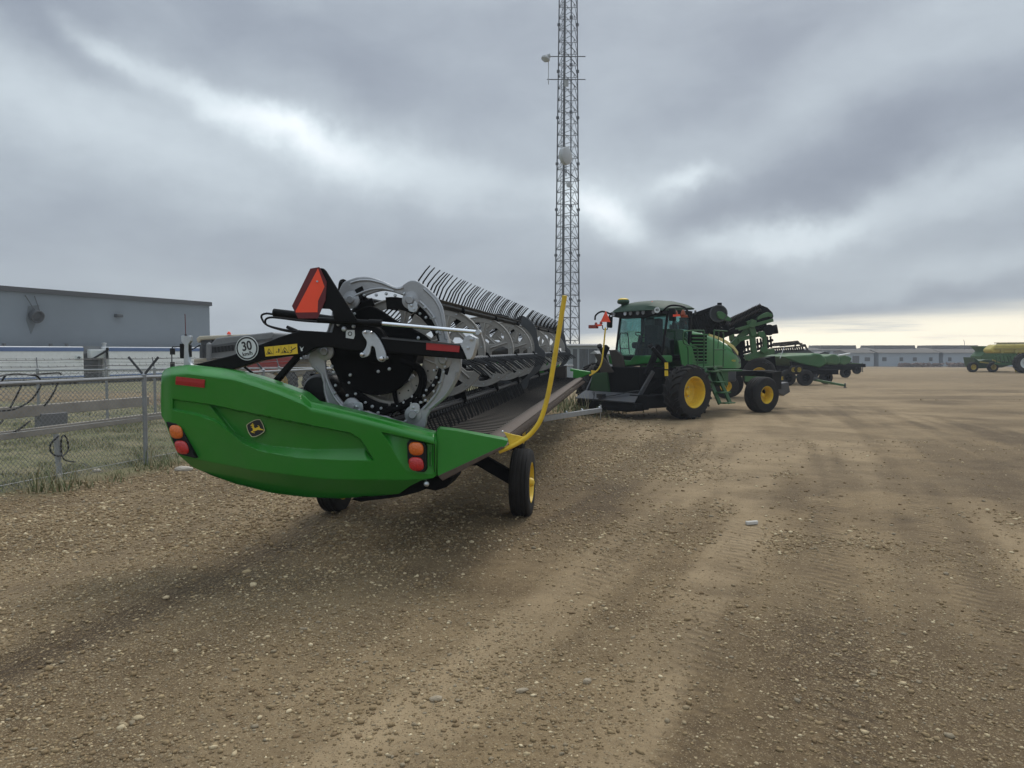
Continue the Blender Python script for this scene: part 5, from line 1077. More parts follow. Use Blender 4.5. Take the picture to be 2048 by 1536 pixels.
# lift arms and header cradle at the front
for sg_ in (1, -1):
    mb = MB(); mb.tube([W(.55, .95*sg_, 1.80), W(.15, 1.10*sg_, 1.35)], .055, 12); mb.tube([W(.62, .93*sg_, 1.87), W(.58, .94*sg_, 1.82)], .07, 10); mb.build('lift_cylinder', M['black'], wd)
    MB().dome(W(.52, .96*sg_, 1.78), .05, WF+UP).build('cylinder_pin', M['galv'], wd)
    mb = MB(); mb.beam(W(.60, 1.04*sg_, 1.20), W(1.02, .98*sg_, .60), .06, .10); mb.build('lift_strut', M['char'], wd, bevel=.01)
    mb = MB(); mb.beam(W(.1, .9*sg_, 1.0), W(1.25, .9*sg_, .42), .16, .2); mb.beam(W(.3, .95*sg_, 1.85), W(.75, .95*sg_, 1.1), .1, .16); mb.build('lift_arm', M['flat'], wd, bevel=.02)
for (y0, y1) in ((725, 738), (741, 752)): MB().prism([WPF(x, y, .8) for x, y in ((1330, y0), (1336, y0), (1336.5, y1), (1330.5, y1))], WF*.02).build('warning_decal', M['decal_y'], wd)
mb = MB(); mb.hexa([W(1.05, -1.02, .62), W(1.05, 1.0, .62), W(1.38, 1.16, .43), W(1.38, -1.04, .43), W(1.05, -1.02, .65), W(1.05, 1.0, .65), W(1.38, 1.16, .46), W(1.38, -1.04, .46)]); pl = mb.build('cradle_plate', M['char'], wd, bevel=.006)
mb = MB(); wbox(mb, .9, 1.36, -1.0, 1.2, .25, .42); wbox(mb, .6, 1.2, -.9, .75, .18, .42); wbox(mb, .3, 1.15, .75, 1.35, .3, .62); mb.build('header_cradle', M['flat'], wd, bevel=.02)
mb = MB(); mb.tube(spl([W(1.30, -.1, .54), W(1.25, .3, .58), W(1.1, .8, .70), W(1.0, 1.0, .72)]), .014, 6); wbox(mb, 1.26, 1.40, -.18, .02, .50, .60); mb.tube(spl([W(1.35, -.35, .56), W(1.32, -.4, .64), W(1.36, -.3, .62), W(1.4, -.3, .4)]), .01, 6); mb.build('wiring_plug', M['ink'], pl)
# rubber side flaps and green roller shield in front of the right wheel
mb = MB(); mb.prism([WPF(x, y, .75) for x, y in ((1221, 700), (1233, 699.5), (1247, 711), (1252, 735), (1248, 745), (1229, 742), (1227, 724))], WF*.06); mb.prism([WPF(x, y, .9) for x, y in ((1191, 708), (1202, 707), (1215, 722), (1229, 744), (1205, 748), (1198, 722))], WF*.06); mb.build('side_flap', M['brown'], wd, bevel=.01)
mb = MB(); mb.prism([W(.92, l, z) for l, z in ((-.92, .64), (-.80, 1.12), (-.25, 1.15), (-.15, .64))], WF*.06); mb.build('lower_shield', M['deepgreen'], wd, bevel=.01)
MB().prism([W(-1.8, l, z) for l, z in ((-.9, .55), (-.9, 1.0), (.5, .9), (.5, .5))], WF*.05).build('belly_pan', M['fargreen'], wd)
# ------------------------------------------------------------ lattice tower
TY = 88.0; tb = at(1135, 728, TY); tb.z = 0
tw = thing('radio_tower', (tb.x, tb.y, 0), 'tall grey lattice radio tower with dish antennas rising behind the header', 'tower')
def twr(z, k):   # leg position
    hw_ = np.interp(z, [0, 60], [1.53, 0.90])*1.0
    return [Vector((tb.x-hw_+.0, tb.y+.9, z)), Vector((tb.x+hw_, tb.y+.9, z)), Vector((tb.x+.22, tb.y-1.45*hw_/1.5, z))][k]
HT = 56.0
for k in range(3): MB().tube([twr(0, k), twr(HT, k)], [.095, .075], 6).build('leg', M['tower'], tw)
mb = MB(); sec = 5.5; z = 0.3; i = 0; bay = sec/4
while z < HT-bay:
    for a_, b_ in ((0, 1), (1, 2), (2, 0)):
        mb.tube([twr(z, a_), twr(z, b_)], .036, 4, cap=False)
        mid = (twr(z+bay, a_)+twr(z+bay, b_))/2
        mb.tube([twr(z, a_), mid], .034, 4, cap=False); mb.tube([twr(z, b_), mid], .034, 4, cap=False)
    z += bay
mb.build('lattice_bracing', M['tower'], tw, smooth=0)
mb = MB(); z = 2.4
while z < HT:
    for k in range(3): mb.tube([twr(z-.14, k), twr(z+.14, k)], .19, 8)
    z += sec
mb.build('flange', M['tower'], tw)
mb = MB()
for dx in (-.95, -.70): mb.tube([Vector((tb.x+dx, tb.y+.4, 0)), Vector((tb.x+dx*.72, tb.y+.3, HT))], .035, 5)
for k in range(int(HT/.4)): z = k*.4; s_ = 1-.28*z/HT; mb.tube([Vector((tb.x-.95*s_, tb.y+.4, z)), Vector((tb.x-.70*s_, tb.y+.4, z))], .014, 4, cap=False)
mb.build('climbing_ladder', M['tower'], tw, smooth=0)
mb = MB()
for dx in (-.64, -.56, -.48): mb.tube([Vector((tb.x+dx, tb.y+.2, 0)), Vector((tb.x+dx*.72, tb.y+.2, 52))], .055, 5)
mb.build('coax_cable', M['dgrey'], tw)
for py_ in (113, 159):
    a, b = at(1086 if py_ == 113 else 1094, py_, TY-1.2), at(1171, py_+(0 if py_ == 113 else 0), TY-1.2); MB().tube([a, b], .055, 6).build('antenna_arm', M['tower'], tw)
MB().tube([at(1097, 112, TY-1.3), at(1097, 169, TY-1.3)], .05, 6).build('antenna_pole', M['antenna'], tw)
mb = MB(); c_ = at(1092, 115, TY-1.6); mb.lathe([(.001, -.1), (.3, -.1), (.5, .05), (.52, .25), (.3, .42), (.001, .45)], c_, Vector((-.3, -.2, -1)), 20); mb.lathe([(.2, 0), (.25, .5)], c_ + UP*.1, Vector((1, 0, .3)), 12); mb.build('drum_antenna', M['antenna'], tw)
mb = MB(); c_ = at(1139, 311, TY-2.6); mb.lathe([(.001, -.02), (.92, 0.0), (1.02, .08), (1.02, .55), (.8, .7), (.3, .85), (.001, .85)], c_ - Vector((.2, 0, 0)), Vector((-.78, .62, 0)), 36); mb.build('dish_antenna', M['antenna'], tw)
mb = MB(); mb.tube([at(1132, 330, TY-1.5), at(1132, 352, TY-1.5)], .06, 6); mb.tube([at(1127, 340, TY-1.5), at(1159, 361, TY-1)], .05, 6); mb.build('dish_mount', M['tower'], tw)
MB().lathe([(.001, -.02), (.3, 0), (.33, .1), (.3, .25), (.001, .3)], at(1138, 369, TY-1.8), Vector((.2, 1, 0)), 20).build('small_dish', M['antenna'], tw)
MB().prism([at(x, y, TY-.9) for x, y in ((1129, 160), (1137, 160), (1137, 172), (1129, 172))], (0, .2, 0)).build('relay_box', M['antenna'], tw)
# ------------------------------------------------------------ left: grey shop building
def linewall(p, q, z0, z1, th=0.3):  # wall prism between ground points
    d = (q-p).normalized(); n = Vector((-d.y, d.x, 0)); return MB().prism([p+UP*z0, q+UP*z0, q+UP*z1, p+UP*z1], n*th)
A = Vector((-26.0, 36.8, 0)); Bq = Vector((-20.5, 49.3, 0)); dA = (Bq-A).normalized(); A2 = A - dA*30; nA = Vector((-dA.y, dA.x, 0))
ssh = thing('shop_building', (A.x, A.y, 0), 'long flat-roofed grey metal shop with dark roof trim behind the fence', 'building')
mwall = mat('grey_metal_wall', (0.185, 0.21, 0.235), 0.6, var=0.05, scale=.8, dirt=.15, dirtcol=(.1, .1, .1))
nt = mwall.node_tree; tcn = nt.nodes.new('ShaderNodeTexCoord'); wv = nt.nodes.new('ShaderNodeTexWave'); wv.inputs['Scale'].default_value = 2.2; wv.bands_direction = 'DIAGONAL'
wv.inputs['Scale'].default_value = .01; nt.links.new(tcn.outputs['Object'], wv.inputs['Vector']); bpn = nt.nodes.new('ShaderNodeBump'); bpn.inputs['Strength'].default_value = .25; bpn.inputs['Distance'].default_value = .03; nt.links.new(wv.outputs['Fac'], bpn.inputs['Height']); nt.links.new(bpn.outputs[0], nt.nodes['Principled BSDF'].inputs['Normal'])
ZT = 5.0
MB().prism([A2, Bq, Bq + nA*25, A2 + nA*25], UP*ZT).build('wall', mwall, ssh, smooth=0)
MB().prism([A2 - nA*.12 + UP*(ZT-.22), Bq - nA*.12 + dA*.12 + UP*(ZT-.22), Bq + nA*25 + dA*.12 + UP*(ZT-.22), A2 + nA*25 + UP*(ZT-.22)], UP*.26).build('roof_trim', mat('trim_grey', (.07, .07, .075), .6), ssh, smooth=0)
NW = (-nA).normalized()
def onw(px, py, off=0.0): return on_plane(px, py, nA, nA.dot(A) - off)
mb = MB(); c_ = onw(66, 627); mb.lathe([(.25, 0), (.30, .1), (.34, .45), (.30, .46), (.2, .3), (.001, .3)], c_ - UP*.05, NW - UP*.35, 20); mb.tube([onw(50, 590, .05), c_ + NW*.3], .02); mb.tube([onw(69, 592, .05), c_ + NW*.3 + dA*.2], .02); mb.build('exhaust_fan', M['dgrey'], ssh)
MB().prism([onw(52, 640, .01), onw(56, 612, .01), onw(78, 610, .01), onw(74, 640, .01), onw(62, 668, .01)], NW*.01).build('soot_stain', mat('soot', (.13, .145, .155), .9), ssh)
mb = MB(); mb.prism([onw(228, 628, .0), onw(241, 629, 0), onw(241, 635, 0), onw(228, 634.5, 0)], NW*.25); mb.build('wall_light', M['dgrey'], ssh, bevel=.03)
mb = MB(); mb.prism([onw(258, 601, -.3), onw(288, 603, -.3), onw(288, 605, -.3), onw(258, 603, -.3)], nA*2); mb.build('roof_vent', M['dgrey'], ssh)
# white trailers with blue bands parked along the shop
Tn = 3.2   # offset in front of shop
def ont(px, py): return on_plane(px, py, nA, nA.dot(A) - Tn)
def trailer(x0, x1, lab, extra=0):
    p0, p1 = ont(x0, 740), ont(x1, 740); p0.z = p1.z = 0; th_ = thing('site_trailer', (p0.x, p0.y, 0), lab, 'trailer', 'white site trailers by the shop')
    zb, zt = .33, 1.95
    MB().prism([p0+UP*zb, p1+UP*zb, p1+UP*zt, p0+UP*zt], nA*2.4).build('body', mat('white_siding', (.80, .81, .81), .5, var=.08, dirt=.15), th_, bevel=.03)
    blue = mat('blue_band', (.11, .17, .34), .5)
    for z0, z1 in ((zt-.24, zt-.05), (zb+.05, zb+.12)): MB().prism([p0+UP*z0-nA*.02, p1+UP*z0-nA*.02, p1+UP*z1-nA*.02, p0+UP*z1-nA*.02], nA*.03).build('blue_band', blue, th_, smooth=0)
    MB().prism([p0+dA*.3+UP*.12+nA*.2, p1-dA*.3+UP*.12+nA*.2, p1-dA*.3+UP*.32+nA*.2, p0+dA*.3+UP*.32+nA*.2], nA*2).build('underframe', M['dgrey'], th_)
    mb = MB(); n = max(1, int((p1-p0).length/2.8))
    for k in range(n): c = p0 + dA*((k+.5)*(p1-p0).length/n) + UP*.2 + nA*.3; mb.lathe([(.2, -.1), (.2, .1)], c, nA, 14)
    mb.build('wheel', M['rubber'], th_)
    return th_, p0, p1
t1_, *_ = trailer(-260, 168, 'longer white trailer with blue bands and a small dark badge')
MB().prism([ont(x, y) - nA*.03 for x, y in ((150, 711), (164, 712), (164, 720), (150, 720))], nA*.02).build('nameplate', M['white'], t1_)
MB().prism([ont(x, y) - nA*.045 for x, y in ((153, 715), (157, 712.5), (161, 715.5), (157, 717.5))], nA*.01).build('badge', M['dgrey'], t1_)
for x in (24, 117, 149): mb = MB(); mb.box(ont(x, 694)+nA*.6, (.12, .12, .35)); mb.build('roof_hook', M['dgrey'], t1_)
trailer(219, 600, 'plain white trailer with blue bands between the grey shed and the combine')
gp0, gp1 = ont(170, 740) + nA*.5, ont(216, 740) + nA*.5; gp0.z = gp1.z = 0
cx_ = thing('equipment_shed', (gp0.x, gp0.y, 0), 'narrow grey shed with a white air unit between the two white trailers', 'shed')
MB().prism([gp0, gp1, gp1+UP*1.98, gp0+UP*1.98], nA*1.2).build('wall', M['lgrey'], cx_)
MB().prism([gp0+dA*.25-nA*.02+UP*.1, gp0+dA*1.1-nA*.02+UP*.1, gp0+dA*1.1-nA*.02+UP*1.6, gp0+dA*.25-nA*.02+UP*1.6], nA*.03).build('door', M['dgrey'], cx_)
mb = MB(); q0 = gp0+dA*(gp1-gp0).length*.38; mb.prism([q0-nA*.3+UP*1.35, gp1-nA*.3+UP*1.35, gp1-nA*.3+UP*1.8, q0-nA*.3+UP*1.8], nA*.35); mb.build('air_unit', M['white'], cx_, bevel=.03)
mb = MB(); mb.tube(spl([q0-nA*.4+UP*1.3, q0-nA*.45+dA*.8+UP*1.75, gp1-nA*.45+UP*1.85, gp1-nA*.45+UP*1.3]), .05, 6); mb.build('hose', M['black'], cx_)
mb = MB(); c_ = ont(224, 700)+nA*.6; mb.lathe([(.09, -.1), (.09, .32), (.12, .33), (.12, .38), (.001, .40)], c_, UP, 14); fl = mb.build('vent_flue', M['antenna'], cx_)
# ------------------------------------------------------------ chain-link fences
def chain(mb, p, q, z0, z1, s=0.075, r_=.0030):
    d = (q-p); Ln = d.length; d = d.normalized(); h = z1-z0; n = int((Ln+h)/s)
    for k in range(-int(h/s), int(Ln/s)+1):
        for sg_ in (1, -1):
            a0 = k*s; a1 = a0 + h; za, zb = (z0, z1) if sg_ > 0 else (z1, z0)
            t0, t1 = max(0, -a0)/h, min(1, (Ln-a0)/h)
            if t1 <= t0: continue
            u = d.cross(UP)*r_; P0 = p + d*(a0+h*t0) + UP*(za+(zb-za)*t0); P1 = p + d*(a0+h*t1) + UP*(za+(zb-za)*t1)
            w_ = (P1-P0).normalized().cross(d.cross(UP))*r_
            mb.add([P0-w_, P0+w_, P1+w_, P1-w_], [(0, 1, 2, 3)])
def fence(p, q, posts, hgt, label, near=True, armdir=1, xarm=None, mesh=0.075):
    f_ = thing('chain_link_fence', (p.x, p.y, 0), label, 'fence'); d = (q-p).normalized(); nn = Vector((-d.y, d.x, 0))
    MB().tube([p+UP*hgt, q+UP*hgt], .024, 8).build('top_rail', M['galvpost'], f_)
    for t in posts:
        b = p + d*t; mb = MB(); mb.tube([b, b+UP*(hgt+.03)], .032, 10); mb.dome(b+UP*(hgt+.03), .036, UP, .03); mb.build('post', M['galvpost'], f_)
        mb = MB(); mb.beam(b+UP*(hgt+.03), b+UP*(hgt+.30)+nn*.22*armdir - d*.05, .02, .03)
        if xarm is not None and abs(t-xarm) < .1: mb.beam(b+UP*(hgt+.03), b+UP*(hgt+.30)-nn*.22*armdir+d*.05, .02, .03)
        mb.build('barbed_arm', M['tower'], f_)
    for k in range(3):
        h_ = hgt+.10+.09*k; o_ = nn*(.07+.07*k)*armdir; n = 30; mb = MB(); Ln = (q-p).length
        mb.tube([p+d*(Ln*i/n)+UP*(h_-.015*math.sin(math.pi*((i*.7) % 1)))+o_ for i in range(n+1)], .0035, 4)
        for i in range(int(Ln/.13)): c = p+d*(i*.13)+UP*h_+o_; mb.beam(c-UP*.012-nn*.01, c+UP*.012+nn*.01, .003, .003)
        mb.build('barbed_wire', M['tower'], f_, smooth=0)
    mb = MB(); chain(mb, p, q, .03, hgt, mesh); mb.tube([p+UP*.12, q+UP*.12], .003, 4); mb.tube([p+UP*hgt*.55, q+UP*hgt*.55], .003, 4)
    m_ = mb.build('wire_mesh', M['galvpost'], f_, smooth=0); return f_, d
P1 = gnd(292, 932); d1 = Vector((.62, 2.35, 0)).normalized(); p = P1 - d1*8.5; q = P1 + d1*5.6
fence(p, q, [8.5-6.1, 8.5, 8.5+3.0], 1.32, 'near chain-link fence with barbed wire whose crossed-arm post stands beside the green shield', xarm=8.5, mesh=.065)
P2 = gnd(311, 838); d2_ = Vector((.95, 2.2, 0)).normalized(); pa, pb, pc = gnd(78, 846), gnd(192, 847), gnd(311, 838)
dd = (pc-pa).normalized(); p = pa - dd*5; q = pc + dd*12; fence(p, q, [2.5, 5, 5+(pb-pa).length, 5+(pc-pa).length, 5+(pc-pa).length+3, 5+(pc-pa).length+6, 5+(pc-pa).length+9], 1.25, 'far chain-link fence with barbed wire behind the plug-in rail', armdir=1, mesh=.12)
# ------------------------------------------------------------ plug-in rail with cords
ph = thing('plug_in_rail', gnd(118, 957), 'weathered double timber rail with white post, hanging cords and a grey outlet box', 'rail')
def rpt(px, py, s_=0): # on vertical plane through the rail
    return on_plane(px, py, Vector((RD.y, -RD.x, 0)), Vector((RD.y, -RD.x, 0)).dot(gnd(118, 957)) + s_)
RD = (gnd(560, 868) - gnd(118, 957)); RD.z = 0; RD.normalize()
mwood = mat('weathered_timber', (.36, .325, .28), .8, var=.35, scale=5, dirt=.4, dirtcol=(.12, .10, .08), bump=.4, bscale=20)
mb = MB(); mb.beam(rpt(-200, 898), rpt(650, 789), .05, .105); mb.build('lower_rail', mwood, ph, bevel=.008)
mb = MB(); mb.beam(rpt(-200, 844, -.25), rpt(296, 802, -.25), .05, .15); mb.build('upper_rail', mwood, ph, bevel=.008)
mb = MB(); b_ = gnd(120, 958); mb.tube([b_-UP*.05, rpt(112, 868)], .036, 10); mb.build('post', M['antenna'], ph)
mb = MB(); mb.prism([rpt(x, y, -.2) for x, y in ((83, 828), (136, 824), (136, 857), (83, 861))], Vector((RD.y, -RD.x, 0))*-.12); mb.build('outlet_box', M['lgrey'], ph, bevel=.01)
for i, pts in enumerate((((0, 822), (30, 818), (62, 800), (82, 770), (76, 754), (60, 750), (30, 748), (0, 752)), ((20, 816), (34, 790), (48, 760)), ((118, 757), (110, 780), (98, 800), (88, 812)), ((60, 750), (92, 747), (118, 746), (122, 750)),
        ((0, 775), (5, 760), (12, 750)), ((26, 865), (42, 856), (60, 842)), ((0, 848), (6, 840)))):
    MB().tube(spl([rpt(x, y, .05) for x, y in pts]), .011, 6).build('cord', M['plastic'], ph)
mb = MB(); mb.tube(spl([rpt(x, y, .06) for x, y in ((118, 872), (104, 885), (100, 898), (108, 910), (126, 911), (136, 900), (136, 885), (131, 873), (125, 872), (122, 884), (123, 905), (130, 920))] + [gnd(150, 924, .02), gnd(168, 928, .02), gnd(178, 938, .02)]), .011, 6); mb.build('looped_cord', M['plastic'], ph)
# ------------------------------------------------------------ parked combine beyond the fence
CY = 26.0; cmb = thing('old_combine', (at(450, 740, CY).x, CY, 0), 'cream and grey combine harvester with orange beacon behind the header arm', 'combine')
q_ = lambda pts, y: [at(a_, b_, y) for a_, b_ in pts]
MB().prism(q_(((392, 677), (398, 672), (500, 668), (500, 676), (402, 680), (398, 686), (394, 685)), CY), (0, 1.8, 0)).build('cab_roof', M['cream'], cmb, bevel=.04)
mb = MB(); mb.prism(q_(((402, 682), (424, 680), (424, 718), (402, 720)), CY+.1), (0, 1.6, 0)); mb.build('cab_window', M['dgrey'], cmb)
mb = MB(); mb.prism(q_(((418, 692), (432, 676), (545, 664), (549, 668), (540, 680), (620, 676), (620, 720), (418, 718)), CY-.3), (0, 2.2, 0)); hd = mb.build('grain_tank', M['lgrey'], cmb, bevel=.04)
MB().prism(q_(((420, 692), (470, 684), (545, 676), (546, 679), (422, 696)), CY-.34), (0, .06, 0)).build('tank_edge', M['dgrey'], hd)
mb = MB()
for k in range(16): x = 425+k*2.8; mb.prism(q_(((x, 694-.25*k), (x+1.2, 694-.25*k), (x+.4, 706-.3*k), (x-.8, 706-.3*k)), CY-.34), (0, .03, 0))
mb.build('vent_slot', M['flat'], hd, smooth=0)
mb = MB(); mb.tube([at(418, 720, CY-.5), at(418, 690, CY-.5)], .09, 12); mb.dome(at(418, 690, CY-.5), .09, UP); mb.build('air_intake', M['lgrey'], cmb)
mb = MB(); mb.tube([at(404, 716, CY-.2), at(404, 690, CY-.2)], .08, 12); mb.build('exhaust_stack', M['dgrey'], cmb)
MB().dome(at(458, 669, CY), .07, UP, .11).build('beacon', M['orange'], cmb)
MB().prism(q_(((387, 718), (415, 716), (415, 722), (445, 713), (640, 700), (640, 740), (560, 760), (480, 752), (387, 742)), CY), (0, 2, 0)).build('lower_body', M['cream'], cmb, bevel=.03)
mb = MB(); mb.prism(q_(((494, 728), (500, 722), (560, 708), (590, 712), (575, 730), (540, 746), (496, 750)), CY-1.0), (0, .5, 0)); mb.build('feeder_shield', mat('dull_red', (.26, .025, .02), .6), cmb, bevel=.02)
mb = MB(); mb.tube(spl(q_(((400, 690), (380, 700), (362, 694), (350, 694), (344, 698), (344, 736)), CY-.4)), .02, 6); mb.box(at(345, 703, CY-.4), (.16, .06, .22)); mb.box(at(345, 730, CY-.4), (.14, .06, .2)); mb.build('mirror', M['black'], cmb)
mb = MB(); mb.beam(at(514, 735, CY-.8), at(560, 775, CY-1.2), .25, .3); mb.build('auger_spout', M['cream'], cmb)
for x in (430, 560, 640): c_ = at(x, 760, CY-.5); c_.z = .62; wheel(cmb, c_, Vector((0, -1, 0)), .62, .45, .33, 'yellow', lug=14)
# ------------------------------------------------------------ far sheds
def gable(name, x0, x1, Y, ze, zr, depth, label, cat, wall, roofm, wins=(), group=None, hip=0.0, z0=0.0):
    k_ = z0; zb = z0
    p0, p1 = at(x0, 700, Y), at(x1, 700, Y); t = thing(name, ((p0.x+p1.x)/2, Y, 0), label, cat, group); X0, X1 = p0.x, p1.x
    ze += zb; zr += zb
    MB().prism([Vector((X0, Y, zb)), Vector((X1, Y, zb)), Vector((X1, Y, ze)), Vector((X0, Y, ze))], (0, depth, 0)).build('wall', wall, t, smooth=0)
    o = .35; a = [Vector((X0-o, Y-o, ze)), Vector((X1+o, Y-o, ze)), Vector((X1+o, Y+depth+o, ze)), Vector((X0-o, Y+depth+o, ze)), Vector((X0-o+hip, Y+depth/2, zr)), Vector((X1+o-hip, Y+depth/2, zr))]
    MB().add(a, [(0, 3, 2, 1), (0, 1, 5, 4), (2, 3, 4, 5), (1, 2, 5), (0, 4, 3)]).build('roof', roofm, t, smooth=0)
    for x, w_, z0, z1, nm in wins:
        z0 += zb; z1 += zb
        c = at(x, 700, Y).x; MB().prism([Vector((c-w_/2, Y-.04, z0)), Vector((c+w_/2, Y-.04, z0)), Vector((c+w_/2, Y-.04, z1)), Vector((c-w_/2, Y-.04, z1))], (0, .06, 0)).build(nm, M['dgrey'], t, smooth=0)
    return t
bw = mat('pale_blue_siding', (.33, .38, .43), .6, var=.08, scale=.3); rf = mat('brown_grey_shingle', (.10, .085, .07), .8, var=.2, scale=.6)
pw = mat('pale_siding', (.30, .32, .34), .6, var=.1, scale=.3)
gable('long_shed', 1696, 1748, 150, 2.85, 3.4, 6, 'short pale blue shed partly behind the parked green headers', 'shed', bw, rf, [(1712, 1.4, 0.1, 2.2, 'door'), (1735, 1.1, 1.1, 1.9, 'window')], 'pale sheds along the far side of the yard', z0=-1.4)
gable('long_shed', 1758, 1878, 150, 2.85, 3.5, 6, 'longest pale blue shed with four small windows and the scrap before it', 'shed', bw, rf, [(1769, .9, 1.1, 1.9, 'window'), (1803, .7, 1.1, 1.9, 'window'), (1830, .8, 1.1, 1.9, 'window'), (1862, .7, 1.1, 1.9, 'window')], 'pale sheds along the far side of the yard', z0=-1.4)
gable('long_shed', 1887, 2090, 150, 2.85, 3.5, 6, 'pale blue shed behind the dark green header on its carrier', 'shed', bw, rf, [(1900, .7, 1.1, 1.9, 'window'), (1940, 1.0, 1.1, 1.9, 'window'), (1975, .7, 1.1, 1.9, 'window')], 'pale sheds along the far side of the yard', z0=-1.4)
for x0, x1, lb in ((1640, 1714, 'brown-roofed warehouse seen over the green machines'), (1748, 1832, 'brown-roofed warehouse standing alone between two others'), (1866, 1958, 'brown-roofed warehouse with the thin bent pole above it')):
    t = gable('warehouse', x0-8, x1+8, 190, 3.5, 4.1, 14, lb, 'warehouse', pw, rf, [(x, .9, 2.8, 3.2, 'window') for x in range(x0+4, x1-2, 13)], 'brown-roofed warehouses on the skyline', hip=1.4, z0=-1.4)
    p0, p1 = at(x0, 690, 193), at(x1, 690, 193); MB().prism([Vector((p0.x, 193, 1.9)), Vector((p1.x, 193, 1.9)), Vector((p1.x-.3, 193, 3.35)), Vector((p0.x+.3, 193, 3.35))], (0, 8, 0)).build('roof_monitor', rf, t, smooth=0)
mb = MB(); mb.tube([at(1929, 712, 186), at(1929, 684, 186), at(1927, 680, 186)], .06, 5); tag(mb.build('utility_pole', M['tower']), 'thin bent pole rising above a warehouse roof', 'pole')
mb = MB(); random.seed(3)
hp_ = thing('scrap_pile', (at(1830, 730, 146).x, 146, -1.4), 'low reddish pile of scrap lying before the pale sheds', 'pile')
mb = MB()
for k in range(260):
    x = random.choice((random.uniform(1800, 1880), random.uniform(1895, 1975))); c = at(x, 731, 146); c = Vector((c.x, 146+random.uniform(-1, 1), -1.38+random.uniform(0, .7))); mb.box(c, (random.uniform(.3, 1.1), random.uniform(.2, .6), random.uniform(.08, .3)), Matrix.Rotation(random.uniform(-.5, .5), 3, 'Y') @ Matrix.Rotation(random.uniform(0, 3), 3, 'Z'))
mb.box(at(1850, 732, 146), (3, .8, .4)); mb.build('scrap', mat('rusty_scrap', (.15, .095, .07), .9, var=.5, scale=1), hp_, smooth=0)
# grey shed and domed roofs beyond the header's far end
t = gable('storage_shed', 1137, 1200, 60, 2.2, 2.35, 6, 'pale ribbed metal shed seen past the far end of the header', 'shed', pw, M['lgrey'], [(x, .35, .2, 1.9, 'door') for x in (1150, 1163, 1172, 1182, 1190)])
mb = MB(); mb.box(at(1171, 716, 61), (.7, .5, .5)); mb.tube([at(1171, 712, 61), at(1171, 705, 61)], .12, 8); mb.build('roof_unit', M['antenna'], t)
t = thing('domed_shed', at(1180, 715, 100), 'low dark domed building beyond the pale ribbed shed', 'building'); p0, p1 = at(1166, 712, 100), at(1240, 712, 100)
MB().prism([Vector((p0.x, 100, 0)), Vector((p1.x, 100, 0)), Vector((p1.x, 100, 1.2)), Vector((p1.x-1.2, 100, 1.9)), Vector((p0.x+2, 100, 2.2)), Vector((p0.x+.8, 100, 2.0)), Vector((p0.x, 100, 1.5))], (0, 12, 0)).build('wall', rf, t, smooth=0)
t = gable('white_trailer', 1206, 1236, 45, 1.55, 1.75, 4, 'white and dark trailer body left of the windrower wheel', 'trailer', pw, M['lgrey'])
# ------------------------------------------------------------ implements parked beyond the windrower
def gangs(mb, a, b, r_, n, spike=0.06):
    a, b = Vector(a), Vector(b)
    for i in range(n):
        c = a + (b-a)*((i+.5)/n); mb.lathe([(.04, -.02), (r_, -.015), (r_+spike*(i % 2), 0), (r_, .015), (.04, .02)], c, b-a, 12)
    mb.tube([a, b], r_*.90, 12)
Y1 = 26.0
im = thing('folded_roller', (at(1420, 700, Y1).x, Y1, 0), 'dark ribbed land roller folded up behind the windrower cab', 'land roller')
mb = MB(); gangs(mb, at(1345, 668, Y1), at(1447, 629, Y1-.6), .36, 22, .03); mb.build('roller', M['flat'], im)
mb = MB(); mb.beam(at(1360, 640, Y1-.3), at(1441, 612, Y1-.9), .12, .14); mb.box(at(1439, 612, Y1-.9), (.12, .14, .22)); 
for k in range(16): mb.box(at(1362+k*5, 637.5-k*1.72, Y1-.35-.035*k), (.05, .08, .08))
mb.build('scraper_bar', M['flat'], im)
mb = MB(); c_ = at(1437, 627, Y1-1.05); mb.lathe([(.30, 0), (.30, .06), (.26, .07), (.26, 0.0)], c_, Vector((-.2, -1, .0)), 20); mb.build('end_ring', M['dgrey'], im)
mb = MB(); mb.prism(q_(((1434, 625), (1438, 622), (1444, 623), (1463, 637), (1462, 642), (1457, 642), (1440, 638), (1436, 634)), Y1-1.15), (0, .12, 0)); mb.build('end_arm', M['fargreen'], im, bevel=.02)
mb = MB(); gangs(mb, at(1405, 668, Y1+.6), at(1443, 654, Y1+.4), .3, 10); mb.beam(at(1446, 640, Y1), at(1453, 664, Y1), .1, .2); mb.beam(at(1446, 664, Y1-.2), at(1475, 662, Y1), .12, .12); mb.beam(at(1400, 690, Y1), at(1470, 660, Y1), .15, .2); mb.build('lower_frame', M['flat'], im)
for x in (1452, 1400): c_ = at(x, 760, Y1+.3); c_.z = .45; wheel(im, c_, Vector((-.3, -1, 0)), .45, .3, .2)
im2 = thing('folded_cultivator', (at(1510, 700, 27).x, 27, 0), 'green frame cultivator with black disc rolls folded upright behind the windrower hood', 'cultivator')
Y2 = 27.0
mb = MB()
mb.prism(q_(((1461, 640), (1470, 634), (1480, 629), (1500, 621), (1522, 609.5), (1536, 615), (1546, 625), (1548, 632), (1545, 640), (1538, 646), (1520, 652), (1505, 658), (1490, 664), (1476, 668), (1462, 664), (1455, 655)), Y2), (0, .7, 0))
mb.build('disc_gang', M['flat'], im2, bevel=.05)
mb = MB(); random.seed(5)
for k in range(46):
    x = 1460 + (k % 23)*2.75; y = 641 - (x-1460)*.49 + (k // 23)*9 - 1; c = at(x, y, Y2-.05-.1*(k//23)); mb.lathe([(.02, -.03), (.085, 0), (.02, .03)], c, Vector((1, -.3, .45)), 8)
mb.build('disc_blade', M['brown'], im2, smooth=0)
